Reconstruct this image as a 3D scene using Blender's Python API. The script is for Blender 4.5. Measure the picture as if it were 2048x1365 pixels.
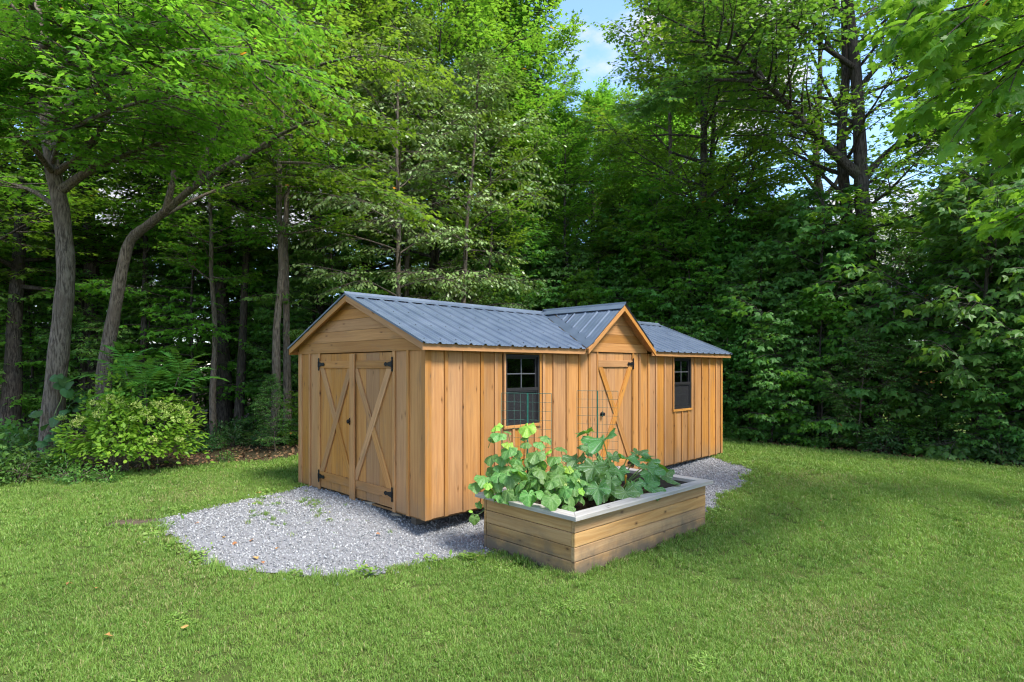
import bpy, bmesh, math, random
import numpy as np
from mathutils import Vector, Matrix

# ------------------------------------------------------------------ scene, camera, sky, sun
for o in list(bpy.data.objects):
    bpy.data.objects.remove(o, do_unlink=True)
SC = bpy.context.scene
COL = SC.collection
CAM_Z = 1.70
cam_d = bpy.data.cameras.new("camera")
cam = bpy.data.objects.new("camera", cam_d)
COL.objects.link(cam)
cam.location = (0, 0, CAM_Z)
cam.rotation_euler = (math.radians(90), 0, 0)
cam_d.sensor_width = 36.0
FPX = 1174.4
HOR = 735.75
cam_d.lens = FPX / 2048 * 36
cam_d.shift_y = (HOR - 682.5) / 2048
cam_d.clip_start = 0.05
cam_d.clip_end = 2000
SC.camera = cam

SUN_EL = math.radians(55)
SUN_XY = Vector((0.76, -0.60)).normalized()
world = bpy.data.worlds.new("World")
SC.world = world
world.use_nodes = True
wn = world.node_tree.nodes
wl = world.node_tree.links
wn.clear()
w_out = wn.new("ShaderNodeOutputWorld")
w_bg = wn.new("ShaderNodeBackground")
w_bg.inputs["Strength"].default_value = 0.15
sky = wn.new("ShaderNodeTexSky")
sky.sky_type = 'NISHITA'
sky.sun_disc = False
sky.sun_elevation = SUN_EL
sky.sun_rotation = math.atan2(SUN_XY.x, SUN_XY.y)
sky.air_density = 1.0
sky.dust_density = 0.2
sky.ozone_density = 4.0
w_tc = wn.new("ShaderNodeTexCoord")
w_sep = wn.new("ShaderNodeSeparateXYZ")
wl.new(w_tc.outputs["Generated"], w_sep.inputs[0])
w_den = wn.new("ShaderNodeMath"); w_den.operation = 'MAXIMUM'; w_den.inputs[1].default_value = 0.0
wl.new(w_sep.outputs[2], w_den.inputs[0])
w_den2 = wn.new("ShaderNodeMath"); w_den2.operation = 'ADD'; w_den2.inputs[1].default_value = 0.22
wl.new(w_den.outputs[0], w_den2.inputs[0])
w_px = wn.new("ShaderNodeMath"); w_px.operation = 'DIVIDE'
w_py = wn.new("ShaderNodeMath"); w_py.operation = 'DIVIDE'
wl.new(w_sep.outputs[0], w_px.inputs[0]); wl.new(w_den2.outputs[0], w_px.inputs[1])
wl.new(w_sep.outputs[1], w_py.inputs[0]); wl.new(w_den2.outputs[0], w_py.inputs[1])
w_cmb = wn.new("ShaderNodeCombineXYZ")
wl.new(w_px.outputs[0], w_cmb.inputs[0]); wl.new(w_py.outputs[0], w_cmb.inputs[1])
w_map = wn.new("ShaderNodeMapping")
CLOUD_OFF = (3.62, 2.124, 0.0)
w_map.inputs["Location"].default_value = CLOUD_OFF
wl.new(w_cmb.outputs[0], w_map.inputs[0])
w_noise = wn.new("ShaderNodeTexNoise")
w_noise.inputs["Scale"].default_value = 1.15
w_noise.inputs["Detail"].default_value = 9.0
w_noise.inputs["Roughness"].default_value = 0.55
wl.new(w_map.outputs[0], w_noise.inputs["Vector"])
w_ramp = wn.new("ShaderNodeMapRange")
w_ramp.interpolation_type = 'SMOOTHSTEP'
w_ramp.inputs["From Min"].default_value = 0.485
w_ramp.inputs["From Max"].default_value = 0.555
wl.new(w_noise.outputs["Fac"], w_ramp.inputs["Value"])
w_mix = wn.new("ShaderNodeMix"); w_mix.data_type = 'RGBA'
w_mix.inputs["B"].default_value = (2.3, 2.36, 2.45, 1)
wl.new(w_ramp.outputs["Result"], w_mix.inputs["Factor"])
wl.new(sky.outputs[0], w_mix.inputs["A"])
wl.new(w_mix.outputs["Result"], w_bg.inputs["Color"])
wl.new(w_bg.outputs[0], w_out.inputs["Surface"])

sun_d = bpy.data.lights.new("sun", 'SUN')
sun_d.energy = 2.6
sun_d.angle = math.radians(16)
sun_d.color = (1.0, 0.95, 0.87)
sun = bpy.data.objects.new("sun", sun_d)
COL.objects.link(sun)
SUN_DIR = Vector((SUN_XY.x * math.cos(SUN_EL), SUN_XY.y * math.cos(SUN_EL), math.sin(SUN_EL)))
sun.rotation_euler = SUN_DIR.to_track_quat('Z', 'Y').to_euler()
sun.location = SUN_DIR * 60

vs = SC.view_settings
vs.view_transform = 'Standard'
vs.look = 'None'
vs.exposure = 1.6
vs.gamma = 1.0
vs.use_curve_mapping = False
SC.render.engine = 'CYCLES'
cy = SC.cycles
cy.use_denoising = True
cy.denoiser = 'OPENIMAGEDENOISE'
cy.max_bounces = 7
cy.diffuse_bounces = 4
cy.glossy_bounces = 3
cy.transmission_bounces = 4
cy.transparent_max_bounces = 8
cy.caustics_reflective = False
cy.caustics_refractive = False
cy.sample_clamp_indirect = 4.0
cy.use_adaptive_sampling = True
cy.adaptive_threshold = 0.02
cy.filter_width = 1.15
cy.use_light_tree = False

RNG = np.random.default_rng(7)
random.seed(7)

# ------------------------------------------------------------------ frames and ground
ANG = 0.7902
SHED_C = np.array([-0.9633, 6.5433])
EU = np.array([math.cos(ANG), math.sin(ANG)])
EV = np.array([-math.sin(ANG), math.cos(ANG)])
SH_L, SH_W = 7.337, 3.05


def s2w(u, v):
    p = SHED_C + u * EU + v * EV
    return float(p[0]), float(p[1])


def w2s(x, y):
    dx = x - SHED_C[0]; dy = y - SHED_C[1]
    return dx * EU[0] + dy * EU[1], dx * EV[0] + dy * EV[1]


def sstep(a, b, x):
    t = np.clip((x - a) / (b - a), 0, 1)
    return t * t * (3 - 2 * t)


def ground_z(x, y):
    x = np.asarray(x, float); y = np.asarray(y, float)
    u, v = w2s(x, y)
    s1 = sstep(-0.1, 1.5, v) * sstep(-5.0, -1.2, u + 0.55 * v)
    s1 = np.maximum(s1, 0.75 * sstep(2.0, 6.0, v))
    s2 = 0.8 * sstep(2.5, 7.6, u)
    s = 1 - (1 - s1) * (1 - s2)
    z = -0.215 + 0.19 * s
    z = z + 0.02 * np.sin(0.9 * x + 1.3) * np.sin(0.7 * y + 0.4) * (1 - 0.7 * s)
    return z


def gz(x, y):
    return float(ground_z(x, y))


def ray_ground(px, py, dz=0.0):
    """the point of the ground that a pixel of the 2048 px wide photograph shows"""
    z = -0.15
    for _ in range(12):
        Y = (CAM_Z - z) * FPX / (py - HOR)
        X = (px - 1024) / FPX * Y
        z = gz(X, Y) + dz
    return X, Y


def at(px, py, Y):
    return ((px - 1024) / FPX * Y, Y, CAM_Z + (HOR - py) / FPX * Y)


# ------------------------------------------------------------------ object helpers
def link(o, parent=None):
    COL.objects.link(o)
    if parent is not None:
        o.parent = parent
    return o


def empty(name, loc, rz=0.0, parent=None):
    o = bpy.data.objects.new(name, None)
    o.empty_display_size = 0.1
    o.location = loc
    o.rotation_euler = (0, 0, rz)
    return link(o, parent)


def tag(o, label=None, cat=None, group=None, kind=None):
    if label: o["label"] = label
    if cat: o["category"] = cat
    if group: o["group"] = group
    if kind: o["kind"] = kind
    return o


def tri_mesh(name, V, T, mat=None, smooth=False):
    me = bpy.data.meshes.new(name)
    V = np.ascontiguousarray(V, np.float32); T = np.ascontiguousarray(T, np.int32)
    n = len(T)
    me.vertices.add(len(V)); me.vertices.foreach_set("co", V.ravel())
    me.loops.add(n * 3); me.loops.foreach_set("vertex_index", T.ravel())
    me.polygons.add(n); me.polygons.foreach_set("loop_start", np.arange(0, n * 3, 3, dtype=np.int32))
    me.polygons.foreach_set("use_smooth", np.full(n, smooth))
    me.update(calc_edges=True)
    if mat: me.materials.append(mat)
    return me


def py_mesh(name, V, F, mat=None, smooth=False):
    me = bpy.data.meshes.new(name)
    me.from_pydata([tuple(map(float, v)) for v in V], [], [tuple(int(i) for i in f) for f in F])
    if mat: me.materials.append(mat)
    if smooth:
        me.polygons.foreach_set("use_smooth", np.full(len(me.polygons), True))
    me.update()
    return me


class MB:
    """collects shapes that become ONE mesh"""
    def __init__(self):
        self.v = []; self.f = []

    def add(self, V, F):
        b = len(self.v)
        self.v += [tuple(p) for p in V]
        self.f += [tuple(i + b for i in f) for f in F]

    def box(self, a, b):
        x0, y0, z0 = a; x1, y1, z1 = b
        self.add([(x0, y0, z0), (x1, y0, z0), (x1, y1, z0), (x0, y1, z0), (x0, y0, z1), (x1, y0, z1), (x1, y1, z1), (x0, y1, z1)],
                 [(0, 3, 2, 1), (4, 5, 6, 7), (0, 1, 5, 4), (1, 2, 6, 5), (2, 3, 7, 6), (3, 0, 4, 7)])

    def tube(self, pts, radii, n=6, cap=True):
        V, F = tube_arrays(pts, radii, n, cap)
        self.add(V, F)

    def mesh(self, name, mat, smooth=False):
        return py_mesh(name, self.v, self.f, mat, smooth)

    def build(self, name, mat, parent=None, smooth=False):
        return link(bpy.data.objects.new(name, self.mesh(name, mat, smooth)), parent)


def tube_arrays(pts, radii, n=6, cap=True):
    P = [Vector(p) for p in pts]
    V = []; F = []
    t0 = (P[1] - P[0]).normalized()
    ref = Vector((1, 0, 0)) if abs(t0.x) < 0.8 else Vector((0, 1, 0))
    a = t0.cross(ref).normalized()
    for i, p in enumerate(P):
        t = (P[min(i + 1, len(P) - 1)] - P[max(i - 1, 0)]).normalized()
        a = (a - t * a.dot(t)).normalized()
        b = t.cross(a)
        for k in range(n):
            c = 2 * math.pi * k / n
            V.append(tuple(p + (a * math.cos(c) + b * math.sin(c)) * radii[i]))
    for i in range(len(P) - 1):
        for k in range(n):
            k2 = (k + 1) % n
            F.append((i * n + k, i * n + k2, (i + 1) * n + k2, (i + 1) * n + k))
    if cap:
        F.append(tuple(range(n - 1, -1, -1)))
        F.append(tuple((len(P) - 1) * n + k for k in range(n)))
    return V, F


# ------------------------------------------------------------------ materials
def new_mat(name):
    m = bpy.data.materials.new(name)
    m.use_nodes = True
    nt = m.node_tree
    for n in list(nt.nodes):
        nt.nodes.remove(n)
    return m, nt


class NT:
    def __init__(self, name):
        self.m, self.t = new_mat(name)
        self.out = self.n("ShaderNodeOutputMaterial")

    def n(self, kind, **kw):
        nd = self.t.nodes.new(kind)
        for k, v in kw.items():
            setattr(nd, k, v)
        return nd

    def l(self, a, b):
        self.t.links.new(a, b)

    def val(self, x, sock):
        if isinstance(x, (int, float)):
            sock.default_value = x
        elif isinstance(x, (tuple, list)):
            sock.default_value = tuple(x) + ((1,) if len(x) == 3 and len(sock.default_value) == 4 else ())
        else:
            self.l(x, sock)

    def math(self, op, a, b=0.0, c=None):
        nd = self.n("ShaderNodeMath", operation=op)
        self.val(a, nd.inputs[0]); self.val(b, nd.inputs[1])
        if c is not None: self.val(c, nd.inputs[2])
        return nd.outputs[0]

    def mix(self, f, a, b, blend='MIX'):
        nd = self.n("ShaderNodeMix", data_type='RGBA', blend_type=blend)
        self.val(f, nd.inputs["Factor"]); self.val(a, nd.inputs["A"]); self.val(b, nd.inputs["B"])
        return nd.outputs["Result"]

    def rng(self, x, a, b, c=0.0, d=1.0, smooth=True):
        nd = self.n("ShaderNodeMapRange")
        if smooth: nd.interpolation_type = 'SMOOTHSTEP'
        self.val(x, nd.inputs["Value"])
        for k, v in zip(("From Min", "From Max", "To Min", "To Max"), (a, b, c, d)):
            nd.inputs[k].default_value = v
        return nd.outputs["Result"]

    def noise(self, vec, scale, detail=3.0, rough=0.5, out="Fac"):
        nd = self.n("ShaderNodeTexNoise")
        nd.inputs["Scale"].default_value = scale
        nd.inputs["Detail"].default_value = detail
        nd.inputs["Roughness"].default_value = rough
        if vec is not None: self.l(vec, nd.inputs["Vector"])
        return nd.outputs[out]

    def coords(self, kind="Object"):
        return self.n("ShaderNodeTexCoord").outputs[kind]

    def scale(self, vec, s):
        nd = self.n("ShaderNodeVectorMath", operation='MULTIPLY')
        self.l(vec, nd.inputs[0]); nd.inputs[1].default_value = s
        return nd.outputs[0]

    def addv(self, vec, b):
        nd = self.n("ShaderNodeVectorMath", operation='ADD')
        self.l(vec, nd.inputs[0]); self.val(b, nd.inputs[1])
        return nd.outputs[0]

    def bump(self, h, strength=0.3, dist=0.01):
        nd = self.n("ShaderNodeBump")
        nd.inputs["Strength"].default_value = strength
        nd.inputs["Distance"].default_value = dist
        self.l(h, nd.inputs["Height"])
        return nd.outputs[0]

    def bsdf(self, color, rough=0.7, spec=0.3, normal=None, metallic=0.0):
        nd = self.n("ShaderNodeBsdfPrincipled")
        self.val(color, nd.inputs["Base Color"])
        self.val(rough, nd.inputs["Roughness"])
        nd.inputs["Specular IOR Level"].default_value = spec
        nd.inputs["Metallic"].default_value = metallic
        if normal is not None: self.l(normal, nd.inputs["Normal"])
        return nd.outputs[0]

    def done(self, shader):
        self.l(shader, self.out.inputs["Surface"])
        return self.m


def mat_plain(name, col, rough=0.6, spec=0.3, metallic=0.0, nscale=14.0, var=0.25):
    t = NT(name)
    n = t.noise(t.coords(), nscale, 4)
    c = t.mix(t.rng(n, 0.3, 0.7), tuple(x * (1 - var) for x in col), tuple(min(1, x * (1 + var)) for x in col))
    return t.done(t.bsdf(c, rough, spec, None, metallic))


def mat_wood(name, base, dark, light, knot=(0.10, 0.045, 0.016), kscale=(2.1, 7.5, 1), kth=0.66, grey=None, grey_amt=0.0, rough=0.62, bottom=None, grey_scale=2.2):
    """sawn boards, the grain along local X; every board takes its own tone, grain and knots"""
    t = NT(name)
    oi = t.n("ShaderNodeObjectInfo")
    co = t.coords("Object")
    cmb = t.n("ShaderNodeCombineXYZ")
    r = oi.outputs["Random"]
    t.l(t.math('MULTIPLY', r, 61.0), cmb.inputs[0]); t.l(t.math('MULTIPLY', r, 17.0), cmb.inputs[1]); t.l(t.math('MULTIPLY', r, 29.0), cmb.inputs[2])
    v = t.addv(co, cmb.outputs[0])
    warp = t.noise(t.scale(v, (1.2, 3, 3)), 1.5, 2)
    wc = t.n("ShaderNodeCombineXYZ"); t.l(t.math('MULTIPLY', warp, 0.06), wc.inputs[1])
    v2 = t.addv(v, wc.outputs[0])
    g1 = t.noise(t.scale(v2, (1.3, 34, 34)), 1.0, 5, 0.6)
    g2 = t.noise(t.scale(v2, (3.0, 140, 140)), 1.0, 3, 0.6)
    tone = t.noise(t.scale(v, (0.9, 3.5, 3.5)), 1.0, 3)
    c = t.mix(t.rng(g1, 0.32, 0.68), dark, light)
    c = t.mix(0.55, c, base)
    c = t.mix(t.rng(tone, 0.3, 0.72), t.mix(0.35, c, dark), c)
    c = t.mix(t.rng(g2, 0.45, 0.7, 0, 0.22), c, dark)
    pr = t.rng(r, 0, 1, 0.78, 1.12, False)
    hv = t.n("ShaderNodeHueSaturation")
    t.l(pr, hv.inputs["Value"]); t.l(c, hv.inputs["Color"])
    t.l(t.rng(t.math('FRACT', t.math('MULTIPLY', r, 13.7)), 0, 1, 0.88, 1.06, False), hv.inputs["Saturation"])
    c = hv.outputs[0]
    vo = t.n("ShaderNodeTexVoronoi", voronoi_dimensions='2D')
    t.l(t.scale(v2, kscale), vo.inputs["Vector"]); vo.inputs["Scale"].default_value = 1.0
    sepc = t.n("ShaderNodeSeparateColor"); t.l(vo.outputs["Color"], sepc.inputs[0])
    has = t.math('GREATER_THAN', sepc.outputs[0], kth)
    kd = vo.outputs["Distance"]
    ring = t.math('MULTIPLY', t.rng(kd, 0.055, 0.125, 1, 0), has)
    core = t.math('MULTIPLY', t.rng(kd, 0.02, 0.06, 1, 0), has)
    c = t.mix(t.math('MULTIPLY', ring, 0.5), c, tuple(0.5 * (a + b) for a, b in zip(dark, knot)))
    c = t.mix(t.math('MULTIPLY', core, 0.85), c, knot)
    if grey:
        gn = t.noise(t.scale(v, (0.8, 5, 5)), grey_scale, 5, 0.65)
        c = t.mix(t.rng(gn, 0.5, 0.78, 0, grey_amt), c, grey)
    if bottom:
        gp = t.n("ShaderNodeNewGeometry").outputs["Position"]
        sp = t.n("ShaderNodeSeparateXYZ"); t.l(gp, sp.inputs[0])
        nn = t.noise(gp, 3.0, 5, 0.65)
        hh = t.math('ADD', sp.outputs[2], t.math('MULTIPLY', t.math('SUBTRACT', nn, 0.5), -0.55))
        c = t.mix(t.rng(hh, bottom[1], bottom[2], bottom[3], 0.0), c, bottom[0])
    bn = t.bump(t.math('ADD', g1, t.math('MULTIPLY', g2, 0.5)), 0.25, 0.004)
    return t.done(t.bsdf(c, rough, 0.28, bn))


def mat_leaf(name, c0, c1, trans, tw=0.38, rough=0.5, spec=0.28, tint=None):
    """leaves: every leaf (mesh island) and every tree takes its own tone; light passes through"""
    t = NT(name)
    geo = t.n("ShaderNodeNewGeometry")
    oi = t.n("ShaderNodeObjectInfo")
    rnd = geo.outputs["Random Per Island"]
    c = t.mix(rnd, c0, c1)
    hv = t.n("ShaderNodeHueSaturation")
    t.l(t.rng(oi.outputs["Random"], 0, 1, 0.485, 0.515, False), hv.inputs["Hue"])
    t.l(t.rng(oi.outputs["Random"], 0, 1, 0.82, 1.2, False), hv.inputs["Value"])
    t.l(c, hv.inputs["Color"])
    c = hv.outputs[0]
    if tint is not None:
        c = t.mix(t.math('GREATER_THAN', rnd, 0.9990), c, tint)
    p = t.bsdf(c, rough, spec)
    tr = t.n("ShaderNodeBsdfTranslucent")
    tc = t.mix(1.0, c, tuple(b / max(a, 1e-4) for a, b in zip(c1, trans)), 'MULTIPLY')
    t.l(tc, tr.inputs["Color"])
    mx = t.n("ShaderNodeMixShader"); mx.inputs[0].default_value = tw
    t.l(p, mx.inputs[1]); t.l(tr.outputs[0], mx.inputs[2])
    return t.done(mx.outputs[0])


def mat_bark(name, c0, c1, sc=1.0):
    t = NT(name)
    co = t.coords("Object")
    a = t.noise(t.scale(co, (42 * sc, 42 * sc, 6.5 * sc)), 1.0, 5, 0.62)
    b = t.noise(t.scale(co, (3, 3, 2)), 1.0, 4, 0.6)
    c = t.mix(t.rng(a, 0.36, 0.62), tuple(x * 0.45 for x in c0), c1)
    c = t.mix(t.rng(b, 0.4, 0.7, 0, 0.75), c, c0)
    moss = t.noise(t.scale(co, (2.2, 2.2, 0.9)), 1.3, 4, 0.6)
    c = t.mix(t.rng(moss, 0.58, 0.75, 0, 0.35), c, (0.09, 0.1, 0.05))
    bn = t.bump(a, 0.9, 0.03)
    return t.done(t.bsdf(c, 0.9, 0.15, bn))


M = {}
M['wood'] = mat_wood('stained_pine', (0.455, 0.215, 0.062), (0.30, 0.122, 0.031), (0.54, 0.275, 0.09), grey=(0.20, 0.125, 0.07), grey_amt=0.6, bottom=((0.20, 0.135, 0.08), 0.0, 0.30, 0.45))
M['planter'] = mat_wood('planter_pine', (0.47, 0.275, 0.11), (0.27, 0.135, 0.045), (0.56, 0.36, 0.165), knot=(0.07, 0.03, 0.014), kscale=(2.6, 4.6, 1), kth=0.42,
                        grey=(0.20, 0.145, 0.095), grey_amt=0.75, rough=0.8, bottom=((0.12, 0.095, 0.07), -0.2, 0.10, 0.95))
M['cap'] = mat_wood('weathered_cap', (0.47, 0.44, 0.405), (0.29, 0.265, 0.235), (0.59, 0.565, 0.53), knot=(0.07, 0.06, 0.055),
                    grey=(0.30, 0.27, 0.235), grey_amt=0.6, rough=0.8)
M['oldwood'] = mat_wood('old_inner_board', (0.16, 0.13, 0.105), (0.09, 0.075, 0.06), (0.22, 0.19, 0.16), rough=0.85)
M['bark'] = mat_bark('grey_bark', (0.13, 0.102, 0.078), (0.225, 0.185, 0.145))
M['bark_dark'] = mat_bark('dark_bark', (0.062, 0.05, 0.042), (0.12, 0.10, 0.085))
M['stem'] = mat_plain('green_stem', (0.16, 0.25, 0.07), 0.6)
M['black'] = mat_plain('black_iron', (0.008, 0.008, 0.009), 0.55, 0.2)
M['bronze'] = mat_plain('dark_bronze_vinyl', (0.022, 0.021, 0.022), 0.45, 0.3, var=0.1)
M['muntin'] = mat_plain('grey_grille', (0.085, 0.09, 0.095), 0.5, 0.3, var=0.1)
M['wire'] = mat_plain('green_coated_wire', (0.055, 0.13, 0.10), 0.5, 0.3)
M['stake'] = mat_plain('green_stake', (0.01, 0.12, 0.085), 0.45, 0.4)
M['deck'] = mat_plain('roof_deck', (0.22, 0.12, 0.05), 0.8)
M['dirt'] = mat_plain('packed_dirt', (0.10, 0.075, 0.055), 0.95, 0.1, nscale=20)


def m_metal():
    t = NT('blue_grey_steel_roofing')
    co = t.coords("Object")
    n = t.noise(co, 3.0, 5, 0.6)
    n2 = t.noise(t.scale(co, (60, 4, 4)), 1.0, 4, 0.6)
    c = t.mix(t.rng(n, 0.3, 0.7), (0.082, 0.110, 0.157), (0.112, 0.144, 0.195))
    c = t.mix(t.rng(n2, 0.55, 0.8, 0, 0.3), c, (0.2, 0.22, 0.24))
    ro = t.rng(n, 0.3, 0.7, 0.40, 0.52)
    nd = t.bsdf(c, ro, 0.4, t.bump(n, 0.05, 0.01), 0.15)
    return t.done(nd)


M['metal'] = m_metal()


def m_glass():
    t = NT('window_glass')
    fr = t.n("ShaderNodeFresnel"); fr.inputs["IOR"].default_value = 1.55
    tr = t.n("ShaderNodeBsdfTransparent"); tr.inputs[0].default_value = (0.55, 0.58, 0.57, 1)
    gl = t.n("ShaderNodeBsdfGlossy"); gl.inputs["Roughness"].default_value = 0.01
    gl.inputs["Color"].default_value = (0.9, 0.95, 0.95, 1)
    mx = t.n("ShaderNodeMixShader")
    t.l(t.math('ADD', fr.outputs[0], 0.09), mx.inputs[0]); t.l(tr.outputs[0], mx.inputs[1]); t.l(gl.outputs[0], mx.inputs[2])
    return t.done(mx.outputs[0])


def m_screen():
    t = NT('insect_screen')
    tr = t.n("ShaderNodeBsdfTransparent"); tr.inputs[0].default_value = (0.8, 0.8, 0.8, 1)
    df = t.bsdf((0.026, 0.026, 0.028), 0.75, 0.2)
    mx = t.n("ShaderNodeMixShader"); mx.inputs[0].default_value = 0.62
    t.l(tr.outputs[0], mx.inputs[1]); t.l(df, mx.inputs[2])
    return t.done(mx.outputs[0])


M['glass'] = m_glass()
M['screen'] = m_screen()


def m_ground(name, cols, sc=(0.5, 6, 60), rough=0.95, bump=0.02):
    t = NT(name)
    p = t.n("ShaderNodeNewGeometry").outputs["Position"]
    a = t.noise(p, sc[0], 4); b = t.noise(p, sc[1], 5, 0.65); c = t.noise(p, sc[2], 3, 0.6)
    x = t.mix(t.rng(b, 0.3, 0.7), cols[0], cols[1])
    x = t.mix(t.rng(a, 0.35, 0.65, 0, 0.6), x, cols[2])
    x = t.mix(t.rng(c, 0.5, 0.75, 0, 0.7), x, cols[3])
    return t.done(t.bsdf(x, rough, 0.1, t.bump(t.math('ADD', b, c), 0.6, bump)))


M['floor'] = m_ground('forest_floor', [(0.055, 0.040, 0.027), (0.085, 0.058, 0.036), (0.045, 0.05, 0.022), (0.13, 0.08, 0.045)])
M['thatch'] = m_ground('shade_darkened_thatch', [(0.05, 0.08, 0.016), (0.07, 0.105, 0.022), (0.085, 0.095, 0.028), (0.12, 0.11, 0.045)])  # thatch under the grass, its colour darkened as shade between the blades
M['farlawn'] = m_ground('sunny_far_lawn', [(0.11, 0.17, 0.035), (0.14, 0.2, 0.045), (0.12, 0.15, 0.04), (0.16, 0.2, 0.06)])
M['gravelbed'] = m_ground('gravel_bed', [(0.16, 0.16, 0.165), (0.24, 0.24, 0.25), (0.2, 0.2, 0.21), (0.33, 0.33, 0.34)], (0.7, 14, 70))
M['soil'] = m_ground('potting_soil', [(0.022, 0.014, 0.01), (0.04, 0.025, 0.018), (0.03, 0.018, 0.012), (0.12, 0.08, 0.055)], (2, 30, 120))

# leaves
M['maple'] = mat_leaf('maple_leaves', (0.072, 0.175, 0.020), (0.118, 0.265, 0.034), (0.33, 0.60, 0.042), 0.50, tint=(0.30, 0.16, 0.03))
M['maple_mid'] = mat_leaf('mid_green_maple_leaves', (0.055, 0.150, 0.026), (0.10, 0.215, 0.040), (0.24, 0.44, 0.04), 0.42)
M['maple_shade_lift'] = mat_leaf('lifted_maple_leaves', (0.074, 0.195, 0.042), (0.135, 0.29, 0.062), (0.28, 0.54, 0.045), 0.43, rough=0.5, spec=0.35)  # leaf colour raised to brighten foliage that stands in shade
M['maple_light'] = mat_leaf('light_maple_leaves', (0.085, 0.21, 0.022), (0.135, 0.285, 0.032), (0.30, 0.53, 0.035), 0.44)  # light green tone, also brightens saplings standing in the maples' shade
M['beech'] = mat_leaf('pale_oval_leaves', (0.145, 0.225, 0.06), (0.25, 0.335, 0.115), (0.34, 0.46, 0.07), 0.28, rough=0.35, spec=0.6)
M['hyd'] = mat_leaf('shrub_leaves', (0.15, 0.36, 0.03), (0.27, 0.48, 0.05), (0.42, 0.66, 0.05), 0.38)
M['hydflower'] = mat_leaf('cream_green_flowers', (0.40, 0.52, 0.11), (0.56, 0.62, 0.20), (0.55, 0.66, 0.2), 0.35)
M['sumac'] = mat_leaf('sumac_leaflets', (0.09, 0.27, 0.04), (0.15, 0.36, 0.06), (0.28, 0.52, 0.05), 0.34, rough=0.4, spec=0.5)
M['weed'] = mat_leaf('weed_leaves', (0.06, 0.15, 0.025), (0.115, 0.22, 0.045), (0.2, 0.36, 0.04), 0.33)
M['vine'] = mat_leaf('vine_leaves', (0.042, 0.12, 0.034), (0.065, 0.15, 0.045), (0.13, 0.28, 0.05), 0.3)


def m_bigleaf(name, c0, c1, vein, trans, spots=None):
    t = NT(name)
    oi = t.n("ShaderNodeObjectInfo")
    co = t.coords("Object")
    sp = t.n("ShaderNodeSeparateXYZ"); t.l(co, sp.inputs[0])
    ang = t.math('ARCTAN2', sp.outputs[0], t.math('ADD', sp.outputs[1], 0.0))
    saw = t.math('ABSOLUTE', t.math('SUBTRACT', t.math('FRACT', t.math('MULTIPLY', t.math('ADD', ang, 0.35), 1.4286)), 0.5))
    n = t.noise(co, 9.0, 4, 0.6)
    c = t.mix(t.rng(n, 0.3, 0.7), c0, c1)
    hv = t.n("ShaderNodeHueSaturation")
    t.l(t.rng(oi.outputs["Random"], 0, 1, 0.78, 1.25, False), hv.inputs["Value"])
    t.l(t.rng(oi.outputs["Random"], 0, 1, 0.48, 0.515, False), hv.inputs["Hue"])
    t.l(c, hv.inputs["Color"]); c = hv.outputs[0]
    if spots:
        s = t.noise(co, 26.0, 4, 0.6)
        c = t.mix(t.rng(s, 0.56, 0.70, 0, 0.8), c, spots)  # silver marks, their paleness also paints the leaf's whitish sheen
    c = t.mix(t.rng(saw, 0.02, 0.07, 0.75, 0), c, vein)
    p = t.bsdf(c, 0.45, 0.4, t.bump(t.math('ADD', n, t.rng(saw, 0, 0.12, 0, 0.6)), 0.5, 0.01))
    tr = t.n("ShaderNodeBsdfTranslucent")
    tr.inputs["Color"].default_value = tuple(trans) + (1,)
    mx = t.n("ShaderNodeMixShader"); mx.inputs[0].default_value = 0.30
    t.l(p, mx.inputs[1]); t.l(tr.outputs[0], mx.inputs[2])
    return t.done(mx.outputs[0])


M['cuke'] = m_bigleaf('cucumber_leaf', (0.075, 0.20, 0.038), (0.15, 0.30, 0.08), (0.28, 0.42, 0.16), (0.24, 0.48, 0.03))
M['cuke_young'] = m_bigleaf('young_cucumber_leaf', (0.22, 0.42, 0.04), (0.30, 0.50, 0.07), (0.38, 0.55, 0.14), (0.42, 0.65, 0.03))
M['zuke'] = m_bigleaf('zucchini_leaf', (0.055, 0.175, 0.040), (0.11, 0.25, 0.07), (0.36, 0.48, 0.28), (0.26, 0.52, 0.02), (0.40, 0.48, 0.37))


def m_grass():
    t = NT('grass_blades')
    geo = t.n("ShaderNodeNewGeometry")
    a = t.n("ShaderNodeAttribute", attribute_type='INSTANCER', attribute_name='tint')
    b = t.n("ShaderNodeAttribute", attribute_type='INSTANCER', attribute_name='dry')
    c = t.mix(a.outputs["Fac"], (0.066, 0.172, 0.020), (0.205, 0.35, 0.060))
    rnd = geo.outputs["Random Per Island"]
    c = t.mix(t.math('MULTIPLY', rnd, 0.55), c, (0.24, 0.30, 0.075))
    dryf = t.math('LESS_THAN', t.math('FRACT', t.math('MULTIPLY', rnd, 7.31)), b.outputs["Fac"])
    c = t.mix(t.math('MULTIPLY', dryf, 0.8), c, (0.36, 0.31, 0.15))
    p = t.bsdf(c, 0.5, 0.35)
    tr = t.n("ShaderNodeBsdfTranslucent")
    tc = t.mix(1.0, c, (1.5, 1.6, 0.9), 'MULTIPLY'); t.l(tc, tr.inputs["Color"])
    mx = t.n("ShaderNodeMixShader"); mx.inputs[0].default_value = 0.3
    t.l(p, mx.inputs[1]); t.l(tr.outputs[0], mx.inputs[2])
    return t.done(mx.outputs[0])


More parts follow.
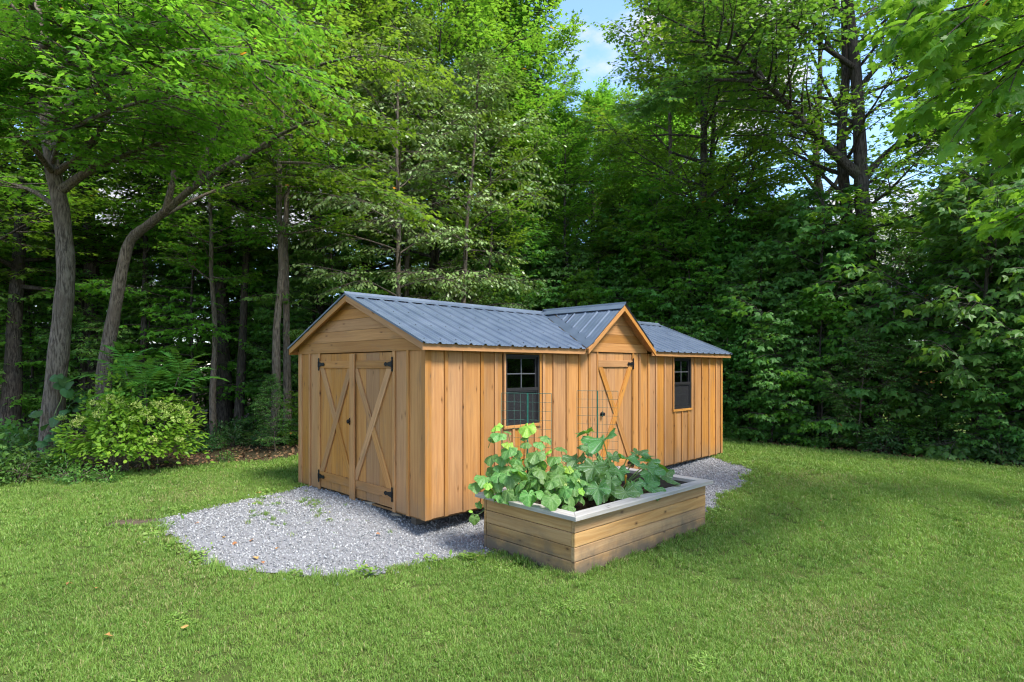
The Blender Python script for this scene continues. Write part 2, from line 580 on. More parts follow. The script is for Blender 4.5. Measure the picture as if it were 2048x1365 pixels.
def m_stone():
    t = NT('crushed_limestone')
    a = t.n("ShaderNodeAttribute", attribute_type='INSTANCER', attribute_name='tint')
    co = t.coords("Object")
    n = t.noise(co, 60.0, 3)
    c = t.mix(a.outputs["Fac"], (0.125, 0.127, 0.132), (0.49, 0.488, 0.486))
    c = t.mix(t.rng(n, 0.4, 0.8, 0, 0.4), c, (0.31, 0.305, 0.30))
    return t.done(t.bsdf(c, 0.85, 0.2))


M['grass'] = m_grass()
M['stone'] = m_stone()
M['litter'] = mat_leaf('dry_leaves', (0.15, 0.085, 0.045), (0.33, 0.195, 0.10), (0.2, 0.1, 0.04), 0.15, rough=0.7, spec=0.2)
M['fallen'] = mat_leaf('orange_dry_leaf', (0.42, 0.20, 0.07), (0.50, 0.27, 0.10), (0.4, 0.2, 0.06), 0.2, rough=0.6, spec=0.2)

# ------------------------------------------------------------------ the ground
def noise2(x, y, s=1.0, ph=0.0):
    return (np.sin(1.7 * x / s + 0.9 * y / s + ph) + np.sin(-1.1 * x / s + 2.3 * y / s + 1.7 * ph + 1) + np.sin(3.1 * x / s + 1.3 * y / s + 2.9 + ph) * 0.6
            + np.sin(-2.6 * x / s + 4.1 * y / s + ph * 0.7) * 0.5) / 3.1


def in_lawn(x, y):
    u, v = w2s(x, y)
    e = 0.12 * noise2(x, y, 0.5) + 0.2 * noise2(x, y, 1.6, 2.0)
    vmax = 5.75 + 0.55 * sstep(-1.5, -3.2, u)
    return (u < 9.55 + e) & (v < vmax + e) & (u > -14) & (v > -14)


GRAV_PX = [(322, 1043), (333, 1062), (340, 1082), (362, 1098), (383, 1112), (415, 1128), (455, 1143), (500, 1146), (560, 1149), (625, 1156), (690, 1158), (745, 1152), (800, 1141),
           (870, 1126), (930, 1117), (985, 1112)]
GRAV = [w2s(*ray_ground(*p)) for p in GRAV_PX]
GRAV += [(0.6, -1.3), (2.2, -1.75), (3.4, -1.75)]
GRAV += [w2s(*ray_ground(*p)) for p in [(1436, 996), (1462, 985), (1490, 966), (1507, 948), (1485, 934), (1440, 921)]]
GRAV += [(7.1, 0.6), (6.8, 2.6), (4.0, 3.2), (1.0, 3.25)]
GRAV += [w2s(*ray_ground(*p)) for p in [(608, 975), (560, 987), (500, 999), (450, 1011), (400, 1022), (350, 1035)]]
GRAV = np.array(GRAV)


def in_poly(u, v, P):
    u = np.asarray(u); v = np.asarray(v)
    ins = np.zeros(u.shape, bool)
    n = len(P)
    for i in range(n):
        x1, y1 = P[i]; x2, y2 = P[(i + 1) % n]
        c = ((y1 > v) != (y2 > v)) & (u < (x2 - x1) * (v - y1) / (y2 - y1 + 1e-12) + x1)
        ins ^= c
    return ins


def in_gravel(x, y, grow=0.0):
    x = np.asarray(x, float); y = np.asarray(y, float)
    u, v = w2s(x + 0.045 * noise2(x, y, 0.12, 1.0) + 0.05 * noise2(x, y, 0.32, 4.0), y + 0.045 * noise2(y, x, 0.12, 3.0))
    if grow:
        cx, cy_ = GRAV.mean(0)
        P = GRAV + grow * (GRAV - [cx, cy_]) / np.linalg.norm(GRAV - [cx, cy_], axis=1)[:, None]
        return in_poly(u, v, P)
    return in_poly(u, v, GRAV)


def in_shed(x, y, m=0.0):
    u, v = w2s(x, y)
    return (u > -m) & (u < SH_L + m) & (v > -m) & (v < SH_W + m)


PL_N = np.array([0.57, 5.26]); PL_A = math.radians(43.5)
PE1 = np.array([math.cos(PL_A), math.sin(PL_A)]); PE2 = np.array([-math.sin(PL_A), math.cos(PL_A)])
PL_L, PL_W = 2.52, 1.40
PL_Z0, PL_Z1 = -0.212, 0.36


def in_planter(x, y, m=0.0):
    dx = x - PL_N[0]; dy = y - PL_N[1]
    a = dx * PE1[0] + dy * PE1[1]; b = dx * PE2[0] + dy * PE2[1]
    return (a > 0.06 - m) & (a < PL_L - 0.06 + m) & (b > 0.06 - m) & (b < PL_W - 0.06 + m)


def sheet(name, xs, ys, keep, dz, mat):
    X, Y = np.meshgrid(xs, ys)
    Z = ground_z(X, Y) + dz
    V = np.stack([X.ravel(), Y.ravel(), Z.ravel()], 1)
    nx = len(xs); ny = len(ys)
    i = np.arange((ny - 1) * (nx - 1)); r = i // (nx - 1); c = i % (nx - 1)
    q = np.stack([r * nx + c, r * nx + c + 1, (r + 1) * nx + c + 1, (r + 1) * nx + c], 1)
    if keep is not None:
        ctr = V[q].mean(1)
        q = q[keep(ctr[:, 0], ctr[:, 1])]
    used = np.unique(q); re = -np.ones(len(V), int); re[used] = np.arange(len(used))
    q = re[q]; V = V[used]
    T = np.concatenate([q[:, [0, 1, 2]], q[:, [0, 2, 3]]])
    return tri_mesh(name, V, T, mat, True)


def axis(lo, mid0, mid1, hi, fine, coarse):
    a = np.arange(mid0, mid1, fine)
    k = 1.0
    left = []; x = mid0; s = fine
    while x > lo:
        s *= 1.25; x -= min(s, coarse); left.append(x)
    right = []; x = a[-1]; s = fine
    while x < hi:
        s *= 1.25; x += min(s, coarse); right.append(x)
    return np.array(left[::-1] + list(a) + right)


o = link(bpy.data.objects.new("ground", sheet("ground", axis(-260, -14, 16, 260, 0.4, 40), axis(-120, -3, 22, 420, 0.4, 40), None, 0.0, M['floor'])))
tag(o, "brown leaf-littered woodland ground", None, None, "structure")
o = link(bpy.data.objects.new("lawn", sheet("lawn", np.arange(-13, 13, 0.11), np.arange(-2.5, 18, 0.11), lambda x, y: in_lawn(x, y), 0.006, M['thatch'])))
tag(o, "green mown lawn around the shed", None, None, "structure")
o = link(bpy.data.objects.new("gravel_pad", sheet("gravel_pad", np.arange(-5, 6, 0.045), np.arange(4, 13, 0.045), lambda x, y: in_gravel(x, y), 0.014, M['gravelbed'])))
tag(o, "grey gravel pad under and around the shed", None, None, "structure")
o = link(bpy.data.objects.new("far_lawn", sheet("far_lawn", np.arange(9, 60, 1.0), np.arange(4, 60, 1.0), lambda x, y: (w2s(x, y)[0] > 13.5) & (w2s(x, y)[1] < 4.0), 0.02, M['farlawn'])))
tag(o, "sunlit lawn of the clearing behind the right-hand thicket", None, None, "structure")

# ------------------------------------------------------------------ board pieces
class Face:
    def __init__(self, O, R, N, parent):
        self.O = Vector(O); self.R = Vector(R); self.N = Vector(N); self.parent = parent

    def p(self, x, z, d=0.0):
        return self.O + self.R * x + Vector((0, 0, z)) + self.N * d


POLYC = {}


def poly_mesh(pts, t, mat, ch=0.0025):
    key = (tuple((round(a, 4), round(b, 4)) for a, b in pts), round(t, 4), mat.name, ch)
    if key in POLYC:
        return POLYC[key]
    n = len(pts)
    P = [Vector((a, b)) for a, b in pts]
    area = sum(P[i].x * P[(i + 1) % n].y - P[(i + 1) % n].x * P[i].y for i in range(n))
    if area < 0:
        P = P[::-1]
    I = []
    for i in range(n):
        e0 = (P[i] - P[i - 1]).normalized(); e1 = (P[(i + 1) % n] - P[i]).normalized()
        n0 = Vector((-e0.y, e0.x)); n1 = Vector((-e1.y, e1.x))
        b = n0 + n1
        k = ch / max(0.25, 1 + n0.dot(n1))
        I.append(P[i] + b * k)
    V = [(p.x, p.y, 0) for p in P] + [(p.x, p.y, t - ch) for p in P] + [(p.x, p.y, t) for p in I]
    F = [tuple(range(n - 1, -1, -1)), tuple(2 * n + i for i in range(n))]
    for i in range(n):
        j = (i + 1) % n
        F.append((i, j, n + j, n + i)); F.append((n + i, n + j, 2 * n + j, 2 * n + i))
    me = py_mesh("piece", V, F, mat)
    POLYC[key] = me
    return me


JR = random.Random(3)


def fpoly(face, name, pts, d0, t, mat, grain='z', parent=None, jit=0.0015, ch=0.0025):
    """a flat board on a wall face: outline pts (x,z), back at d0, thickness t; local X is the grain"""
    cx = sum(p[0] for p in pts) / len(pts); cz = sum(p[1] for p in pts) / len(pts)
    if isinstance(grain, (int, float)):
        ca, sa = math.cos(grain), math.sin(grain)
    elif grain == 'z':
        ca, sa = 0.0, 1.0
    else:
        ca, sa = 1.0, 0.0
    loc = [((x - cx) * ca + (z - cz) * sa, -(x - cx) * sa + (z - cz) * ca) for x, z in pts]
    me = poly_mesh(loc, t, mat, ch)
    o = bpy.data.objects.new(name, me)
    X = face.R * ca + Vector((0, 0, sa)); Z = face.N; Y = Z.cross(X)
    org = face.p(cx, cz, d0 + (JR.uniform(-jit, jit) if jit else 0))
    mt = Matrix((X, Y, Z)).transposed().to_4x4(); mt.translation = org
    o.matrix_basis = mt
    return link(o, parent or face.parent)


def frect(face, name, x0, z0, x1, z1, d0, t, mat, grain='z', parent=None, jit=0.0015):
    return fpoly(face, name, [(x0, z0), (x1, z0), (x1, z1), (x0, z1)], d0, t, mat, grain, parent, jit, 0.005 if name == 'planter_board' else 0.0025)


def clip_poly(pts, a, b, c):
    """keep a*x+b*z<=c"""
    out = []
    n = len(pts)
    for i in range(n):
        p, q = pts[i], pts[(i + 1) % n]
        fp = a * p[0] + b * p[1] - c; fq = a * q[0] + b * q[1] - c
        if fp <= 0: out.append(p)
        if fp * fq < 0:
            s = fp / (fp - fq); out.append((p[0] + s * (q[0] - p[0]), p[1] + s * (q[1] - p[1])))
    return out


# ------------------------------------------------------------------ the shed
shed = empty("garden_shed", (SHED_C[0], SHED_C[1], 0), ANG)
tag(shed, "honey-stained board and batten shed with blue-grey metal roof and small centre gable", "shed")
Zv = Vector((0, 0, 1))
LONG = Face((0, 0, 0), (1, 0, 0), (0, -1, 0), shed)
GAB = Face((0, SH_W, 0), (0, -1, 0), (-1, 0, 0), shed)
BACK = Face((SH_L, SH_W, 0), (-1, 0, 0), (0, 1, 0), shed)
FARG = Face((SH_L, 0, 0), (0, 1, 0), (1, 0, 0), shed)
WH = 1.93
TB = 0.02      # board thickness
TT = 0.019     # batten thickness
Z_FT = 1.972   # top of fascia at the eave
OE, OG, OG2 = 0.115, 0.125, 0.16
Z_R = 2.632    # ridge of the timber roof
HV = 0.082
SLM = (Z_R - Z_FT) / (SH_W / 2 + OE)
DU, DW, DZ, PR = 3.655, 0.905, 2.655, 0.155
DK = (DZ - Z_FT) / DW


def siding(face, edges, z0, z1, mat=M['wood']):
    for a, b in zip(edges[:-1], edges[1:]):
        frect(face, "siding_board", a + 0.0015, z0 + JR.uniform(-0.004, 0.004), b - 0.0015, z1, -TB, TB, mat)


def battens(face, xs, z0, z1, w=0.045, mat=M['wood']):
    for x in xs:
        ww = w * JR.uniform(0.9, 1.15)
        frect(face, "batten", x - ww / 2, z0 + JR.uniform(-0.012, 0.004), x + ww / 2, z1, 0.0005, TT, mat)


# long wall towards the planter
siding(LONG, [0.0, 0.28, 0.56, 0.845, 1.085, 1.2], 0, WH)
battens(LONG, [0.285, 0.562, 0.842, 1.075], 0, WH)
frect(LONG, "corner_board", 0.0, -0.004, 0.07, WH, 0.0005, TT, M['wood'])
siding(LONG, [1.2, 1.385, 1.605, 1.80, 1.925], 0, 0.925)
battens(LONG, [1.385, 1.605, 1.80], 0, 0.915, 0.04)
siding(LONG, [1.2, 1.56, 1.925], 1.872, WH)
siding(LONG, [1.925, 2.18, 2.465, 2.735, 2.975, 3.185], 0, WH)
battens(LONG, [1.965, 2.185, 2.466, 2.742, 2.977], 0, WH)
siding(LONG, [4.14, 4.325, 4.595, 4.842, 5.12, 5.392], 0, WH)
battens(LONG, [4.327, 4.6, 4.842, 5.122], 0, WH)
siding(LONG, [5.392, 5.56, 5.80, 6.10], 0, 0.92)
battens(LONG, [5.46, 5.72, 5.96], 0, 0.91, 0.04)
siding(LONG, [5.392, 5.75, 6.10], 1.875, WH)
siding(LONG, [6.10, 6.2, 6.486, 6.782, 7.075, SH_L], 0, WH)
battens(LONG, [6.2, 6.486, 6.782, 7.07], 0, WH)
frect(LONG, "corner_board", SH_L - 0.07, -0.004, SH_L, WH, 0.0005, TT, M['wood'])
# gable wall with the double door
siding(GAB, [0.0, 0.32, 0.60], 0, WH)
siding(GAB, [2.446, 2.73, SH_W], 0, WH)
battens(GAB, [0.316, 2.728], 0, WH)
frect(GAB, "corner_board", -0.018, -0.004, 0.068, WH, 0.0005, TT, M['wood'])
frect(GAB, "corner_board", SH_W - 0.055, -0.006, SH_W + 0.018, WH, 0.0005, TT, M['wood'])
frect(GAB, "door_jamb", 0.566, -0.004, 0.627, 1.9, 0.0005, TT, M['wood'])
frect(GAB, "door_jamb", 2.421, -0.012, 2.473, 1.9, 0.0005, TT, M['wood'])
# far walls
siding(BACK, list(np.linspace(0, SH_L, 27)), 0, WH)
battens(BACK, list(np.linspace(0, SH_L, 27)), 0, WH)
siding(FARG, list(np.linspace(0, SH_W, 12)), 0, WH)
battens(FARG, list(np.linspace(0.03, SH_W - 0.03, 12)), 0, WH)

# gable boards
def gable_boards(face, xc, half, zt, slope, zs, d0, inset):
    """horizontal boards of a gable cut to the roof slope"""
    for a, b in zip(zs[:-1], zs[1:]):
        pts = [(xc - half, a + 0.0012), (xc + half, a + 0.0012), (xc + half, b - 0.0012), (xc - half, b - 0.0012)]
        pts = clip_poly(pts, slope, 1.0, zt + slope * xc - inset)
        pts = clip_poly(pts, -slope, 1.0, zt - slope * xc - inset)
        if len(pts) > 2:
            fpoly(face, "gable_board", pts, d0, 0.021, M['wood'], 'x')


gz_l = [1.897, 2.04, 2.184, 2.329, 2.464, 2.60]
gable_boards(GAB, SH_W / 2, SH_W / 2 + 0.005, Z_R, SLM, gz_l, 0.0, 0.012)
gable_boards(FARG, SH_W / 2, SH_W / 2 + 0.005, Z_R, SLM, gz_l, 0.0, 0.012)
gable_boards(LONG, DU, DW - 0.03, DZ, DK, [1.934, 2.073, 2.209, 2.353, 2.495, 2.64], 0.0, 0.014)


# doors --------------------------------------------------------------
def hinge(face, parent, x, z, side, s=1.0, d=0.032):
    """black T hinge: upright plate on the jamb and a pointed strap on the door"""
    mb = MB()
    def prism(pts, d0, d1):
        n = len(pts)
        V = [face.p(a, b, d0) for a, b in pts] + [face.p(a, b, d1) for a, b in pts]
        F = [tuple(range(n - 1, -1, -1)), tuple(range(n, 2 * n))] + [(i, (i + 1) % n, n + (i + 1) % n, n + i) for i in range(n)]
        mb.add(V, F)
    w = 0.016 * s; h = 0.088 * s
    prism([(x - w * .5, z - h), (x + w * .5, z - h), (x + w, z - h * .8), (x + w * .7, z - h * .6), (x + w, z - h * .4), (x + w, z + h * .4), (x + w * .7, z + h * .6), (x + w, z + h * .8),
           (x + w * .5, z + h), (x - w * .5, z + h), (x - w, z + h * .8), (x - w * .7, z + h * .6), (x - w, z + h * .4), (x - w, z - h * .4), (x - w * .7, z - h * .6), (x - w, z - h * .8)], d - 0.006, d)
    S = side
    L = 0.165 * s
    st = [(0, .034), (.3, .028), (.55, .018), (.68, .015), (.74, .024), (.84, .026), (.92, .014), (1.0, .004)]
    prism([(x + S * L * a, z + b * s) for a, b in st] + [(x + S * L * a, z - b * s) for a, b in st[::-1]], d - 0.004, d + 0.003)
    mb.tube([face.p(x, z - .035 * s, d), face.p(x, z + .035 * s, d)], [0.011 * s] * 2, 8)
    return mb.build("hinge", M['black'], parent)


def knob(face, parent, x, z, d):
    mb = MB()
    mb.tube([face.p(x, z, d), face.p(x, z, d + 0.006)], [0.03, 0.028], 14)
    mb.tube([face.p(x, z, d + 0.006), face.p(x, z, d + 0.035)], [0.011, 0.011], 10)
    mb.tube([face.p(x, z, d + 0.032), face.p(x, z, d + 0.04), face.p(x, z, d + 0.052), face.p(x, z, d + 0.058)], [0.018, 0.028, 0.026, 0.012], 14)
    mb.tube([face.p(x + 0.002, z - 0.045, d + .02), face.p(x - 0.004, z, d + 0.03), face.p(x + 0.002, z + 0.045, d + .02)], [0.006, 0.009, 0.006], 8)
    return mb.build("door_knob", M['black'], parent, True)


def door(face, x0, x1, z0, z1, nplank, rails, hinges, side, label=None, knob_at=None):
    mb = MB()
    c = [face.p(x0, z0, -0.03), face.p(x1, z0, -0.03), face.p(x1, z1, -0.03), face.p(x0, z1, -0.03)]
    e = [p + face.N * 0.012 for p in c]
    mb.add(c + e, [(3, 2, 1, 0), (4, 5, 6, 7), (0, 1, 5, 4), (1, 2, 6, 5), (2, 3, 7, 6), (3, 0, 4, 7)])
    D = mb.build("door", M['deck'], face.parent)
    if label: D["label"] = label
    xs = np.linspace(x0, x1, nplank + 1)
    for a, b in zip(xs[:-1], xs[1:]):
        frect(face, "plank", a + 0.0012, z0 + JR.uniform(-.003, .003), b - 0.0012, z1, -0.016, 0.016, M['wood'], 'z', D)
    (r0, r1), (r2, r3) = rails
    for a, b in rails:
        frect(face, "rail", x0 + 0.002, a, x1 - 0.002, b, 0.0005, 0.019, M['wood'], 'x', D)
    wh = 0.115
    a0, a1 = x0 + 0.004, x1 - 0.004
    # brace from bottom left to top right runs through; the other is cut in two against it
    fpoly(face, "brace", [(a0, r1 + .002), (a0 + wh, r1 + .002), (a1, r2 - .002), (a1 - wh, r2 - .002)], 0.0005, 0.020, M['wood'], math.atan2(r2 - r1, a1 - wh - a0), D, 0.0)
    full = [(a0, r2 - .002), (a0 + wh, r2 - .002), (a1, r1 + .002), (a1 - wh, r1 + .002)]
    dx = a1 - wh - a0; dz = (r2 - r1)
    nx, nz = -dz, dx
    up = clip_poly(full, -nx, -nz, -(nx * a0 + nz * (r1)) + 0.0)
    lo = clip_poly(full, nx, nz, (nx * (a0 + wh) + nz * r1))
    for q in (up, lo):
        if len(q) > 2:
            fpoly(face, "brace", q, 0.0005, 0.017, M['wood'], math.atan2(r1 - r2, a1 - wh - a0), D, 0.0)
    for hz in hinges:
        hinge(face, D, x0 - 0.012 if side > 0 else x1 + 0.012, hz, side)
    if knob_at:
        knob(face, D, knob_at[0], knob_at[1], knob_at[2])
    return D


RG = [(0.14, 0.253), (1.69, 1.79)]
door(GAB, 0.629, 1.508, 0.028, 1.888, 3, RG, [1.745, 0.183], 1, "left leaf of the double door, hinged beside the left jamb")
DR = door(GAB, 1.512, 2.419, 0.024, 1.888, 3, RG, [1.742, 0.194], -1, "right leaf of the double door, with the centre strip", (1.487, 1.003, 0.024))
frect(GAB, "meeting_strip", 1.471, -0.02, 1.589, 1.878, 0.0225, 0.019, M['wood'], 'z', DR)
door(LONG, 3.19, 4.105, 0.028, 1.925, 4, [(0.14, 0.255), (1.71, 1.813)], [1.762, 0.19], -1, "single door under the centre gable", (3.285, 1.0, 0.005))
frect(LONG, "door_jamb", 3.165, -0.004, 3.189, 1.93, 0.0005, TT, M['wood'])
frect(LONG, "door_jamb", 4.107, -0.004, 4.155, 1.93, 0.0005, TT, M['wood'])


# windows --------------------------------------------------------------
def fbox(mb, face, x0, z0, x1, z1, d0, d1):
    c = [face.p(x0, z0, d0), face.p(x1, z0, d0), face.p(x1, z1, d0), face.p(x0, z1, d0)]
    e = [face.p(x0, z0, d1), face.p(x1, z0, d1), face.p(x1, z1, d1), face.p(x0, z1, d1)]
    mb.add(c + e, [(3, 2, 1, 0), (4, 5, 6, 7), (0, 1, 5, 4), (1, 2, 6, 5), (2, 3, 7, 6), (3, 0, 4, 7)])


def frame4(mb, face, x0, z0, x1, z1, w, d0, d1):
    fbox(mb, face, x0, z0, x1, z0 + w, d0, d1); fbox(mb, face, x0, z1 - w, x1, z1, d0, d1)
    fbox(mb, face, x0, z0 + w, x0 + w, z1 - w, d0, d1); fbox(mb, face, x1 - w, z0 + w, x1, z1 - w, d0, d1)


def window(face, x0, x1, z0, z1, label):
    mb = MB(); frame4(mb, face, x0, z0, x1, z1, 0.028, -0.06, 0.012)
    Wn = mb.build("window", M['bronze'], face.parent)
    Wn["label"] = label
    i0, i1 = x0 + 0.028, x1 - 0.028
    zm = z0 + (z1 - z0) * 0.497
    for (a, b, d, nm) in ((zm - 0.012, z1 - 0.028, -0.02, "upper_sash"), (z0 + 0.028, zm + 0.02, -0.045, "lower_sash")):
        mb = MB(); frame4(mb, face, i0, a, i1, b, 0.024, d - 0.02, d + 0.004)
        mb.build(nm, M['bronze'], Wn)
        mb = MB(); xc = (i0 + i1) / 2; zc = (a + b) / 2
        fbox(mb, face, xc - 0.007, a + 0.024, xc + 0.007, b - 0.024, d - 0.006, d + 0.001)
        fbox(mb, face, i0 + 0.024, zc - 0.007, xc - 0.007, zc + 0.007, d - 0.006, d + 0.001)
        fbox(mb, face, xc + 0.007, zc - 0.007, i1 - 0.024, zc + 0.007, d - 0.006, d + 0.001)
        mb.build("muntin", M['muntin'], Wn)
        for (pa, pb) in ((i0 + 0.024, xc - 0.007), (xc + 0.007, i1 - 0.024)):
            for (qa, qb) in ((a + 0.024, zc - 0.007), (zc + 0.007, b - 0.024)):
                g = MB(); fbox(g, face, pa, qa, pb, qb, d - 0.009, d - 0.006)
                g.build("pane", M['glass'], Wn)
    mb = MB(); fbox(mb, face, i0, zm - 0.014, i1, zm + 0.026, -0.018, 0.008); mb.build("meeting_rail", M['bronze'], Wn)
    mb = MB(); fbox(mb, face, i0, z0 + 0.028, i1, zm - 0.015, -0.012, -0.010); mb.build("insect_screen", M['screen'], Wn)
    mb = MB(); frame4(mb, face, i0 + .001, z0 + 0.029, i1 - .001, zm - 0.016, 0.016, -0.0095, 0.002); mb.build("screen_frame", M['bronze'], Wn)
    # timber trim
    frect(face, "window_trim", x0 - 0.034, z0 - 0.042, x1 + 0.036, z0 - 0.001, 0.0005, 0.026, M['wood'], 'x')
    frect(face, "window_trim", x0 - 0.032, z0 + 0.001, x0 - 0.001, WH, 0.0005, 0.022, M['wood'], 'z')
    frect(face, "window_trim", x1 + 0.001, z0 + 0.001, x1 + 0.034, WH, 0.0005, 0.022, M['wood'], 'z')
    return Wn


window(LONG, 1.243, 1.878, 0.963, 1.868, "dark double-hung window nearest the gable end")
window(LONG, 5.43, 6.052, 0.96, 1.872, "dark double-hung window towards the far end")
# bare studs and a floor inside
for x, y in ((1.70, 0.10), (5.88, 0.10)):
    mb = MB(); mb.box((x, y, 0.02), (x + 0.12, y + 0.06, 1.9)); mb.build("inner_post", M['wood'], shed)
mb = MB(); mb.box((0.03, 0.03, -0.025), (SH_L - 0.03, SH_W - 0.03, 0.0)); mb.build("shed_floor", M['deck'], shed)
for y in (0.35, 1.5, 2.65):
    mb = MB(); mb.box((0.12, y, -0.14), (SH_L - 0.12, y + 0.09, -0.026)); mb.build("skid_beam", M['oldwood'], shed)

# roof --------------------------------------------------------------
RV = SH_W / 2
U0, U1 = -OG, SH_L + OG2


def rakes(face, xc, half, zt, slope, d):
    for s in (-1, 1):
        pts = [(xc + s * half, zt - slope * half), (xc, zt), (xc, zt - HV), (xc + s * half, zt - slope * half - HV * 0.95)]
        if s > 0: pts = pts[::-1]
        fpoly(face, "rake_board", pts, d, 0.024, M['wood'], math.atan2(-s * slope, 1.0), None, 0.0)


rakes(GAB, SH_W / 2, RV + OE, Z_R, SLM, OG - 0.024)
rakes(FARG, SH_W / 2, RV + OE, Z_R, SLM, OG2 - 0.024)
rakes(LONG, DU, DW, DZ, DK, PR - 0.002)
# eave fascias
frect(LONG, "fascia_board", U0 + 0.001, Z_FT - HV + 0.002, DU - DW + 0.01, Z_FT - 0.002, OE - 0.026, 0.024, M['wood'], 'x')
frect(LONG, "fascia_board", DU + DW - 0.01, Z_FT - HV + 0.002, U1 - 0.001, Z_FT - 0.002, OE - 0.026, 0.024, M['wood'], 'x')
frect(BACK, "fascia_board", -OG2, Z_FT - HV, SH_L + OG, Z_FT, OE - 0.024, 0.024, M['wood'], 'x')


def roof_z(u, v):
    return Z_FT + SLM * ((v + OE) if v < RV else (SH_W + OE - v))


def slab(name, pts, t, mat):
    n = len(pts)
    V = [Vector(p) for p in pts] + [Vector(p) - Vector((0, 0, t)) for p in pts]
    F = [tuple(range(n)), tuple(range(2 * n - 1, n - 1, -1))] + [(i, n + i, n + (i + 1) % n, (i + 1) % n) for i in range(n)]
    return link(bpy.data.objects.new(name, py_mesh(name, V, F, mat)), shed)


E2 = 0.012
slab("roof_deck", [(U0 + E2, -OE + E2, Z_FT - 0.004), (DU - DW, -OE + E2, Z_FT - 0.004), (DU, RV, Z_R - 0.008), (U0 + E2, RV, Z_R - 0.008)], 0.014, M['wood'])
slab("roof_deck", [(DU + DW, -OE + E2, Z_FT - 0.004), (U1 - E2, -OE + E2, Z_FT - 0.004), (U1 - E2, RV, Z_R - 0.008), (DU, RV, Z_R - 0.008)], 0.014, M['wood'])
slab("roof_deck", [(U1 - E2, SH_W + OE - E2, Z_FT - 0.004), (U0 + E2, SH_W + OE - E2, Z_FT - 0.004), (U0 + E2, RV, Z_R - 0.008), (U1 - E2, RV, Z_R - 0.008)], 0.014, M['wood'])
for s in (-1, 1):
    slab("roof_deck", [(DU + s * (DW - .004), -PR - 0.015, Z_FT - .004), (DU, -PR - 0.015, DZ - .012), (DU, RV, DZ - .012), (DU + s * (DW - 0.01), -OE + 0.02, Z_FT - .004)][::s], 0.014, M['wood'])

PITCH = 0.2286


RIB_H = [0.021]


def rib_profile(w):
    """heights of a ribbed steel sheet over its width"""
    pts = []
    k = 0
    x = 0.0
    while x < w - 1e-6:
        b = k * PITCH
        for dx, h in ((0.0, 0.021), (0.012, 0.021), (0.030, 0.0), (0.078, 0.0), (0.086, 0.0045), (0.094, 0.0045), (0.102, 0.0), (0.146, 0.0), (0.154, 0.0045), (0.162, 0.0045), (0.170, 0.0), (0.1986, 0.0), (0.2166, 0.021)):
            if b + dx <= w + 1e-6: pts.append((b + dx, h * RIB_H[0] / 0.021))
        k += 1; x = k * PITCH
    if pts[-1][0] < w - 1e-4: pts.append((w, 0.021))
    return pts


def rib_sheet(org, X, Y, w, ln):
    Zn = X.cross(Y)
    pr = rib_profile(w)
    V = [org + X * x + Zn * h for x, h in pr] + [org + X * x + Y * ln + Zn * h for x, h in pr]
    n = len(pr)
    F = [(i, i + 1, n + i + 1, n + i) for i in range(n - 1)]
    return V, F


def roof_panel(org, X, Y, w, ln, cuts=()):
    V, F = rib_sheet(org, X, Y, w, ln)
    bm = bmesh.new()
    vs_ = [bm.verts.new(v) for v in V]
    for f in F: bm.faces.new([vs_[i] for i in f])
    for co, no in cuts:
        bmesh.ops.bisect_plane(bm, geom=bm.verts[:] + bm.edges[:] + bm.faces[:], plane_co=co, plane_no=no, clear_outer=True)
    if not bm.faces:
        bm.free(); return None
    # a folded lip gives the sheet an edge
    r = bmesh.ops.extrude_face_region(bm, geom=bm.faces[:])
    nz = -X.cross(Y) * 0.0015
    bmesh.ops.translate(bm, vec=nz, verts=[g for g in r['geom'] if isinstance(g, bmesh.types.BMVert)])
    me = bpy.data.meshes.new("roof_panel"); bm.to_mesh(me); bm.free()
    me.materials.append(M['metal'])
    o = bpy.data.objects.new("roof_panel", me)
    return link(o, shed)


Xu = Vector((1, 0, 0))
sl = Vector((0, RV + OE, Z_R - Z_FT)); SLEN = sl.length
Yf = sl.normalized(); Yb = Vector((0, -Yf.y, Yf.z))
LIFT = 0.004
vl = Vector((DU - DW, -OE, 0)); va = Vector((DU, RV, 0))
nL = Vector(((va - vl).y, -(va - vl).x, 0)).normalized()      # points right, into the dormer
vr = Vector((DU + DW, -OE, 0))
nR = Vector((-(va - vr).y, (va - vr).x, 0)).normalized()      # points left, into the dormer
PW = PITCH * 4
u = U0 - 0.012
while u < U1:
    w = min(PW, U1 + 0.012 - u)
    of = Vector((u, -OE, Z_FT + LIFT)) - Yf * 0.028
    ln = SLEN + 0.028 - 0.02
    if u + w < DU - DW - 0.02 or u > DU + DW + 0.02:
        roof_panel(of, Xu, Yf, w, ln)
    else:
        if u < DU: roof_panel(of, Xu, Yf, w, ln, [(vl, nL)])
        if u + w > DU: roof_panel(of, Xu, Yf, w, ln, [(vr, nR)])
    ob = Vector((u + w, SH_W + OE, Z_FT + LIFT)) - Yb * 0.028
    roof_panel(ob, -Xu, Yb, w, ln)
    u += w
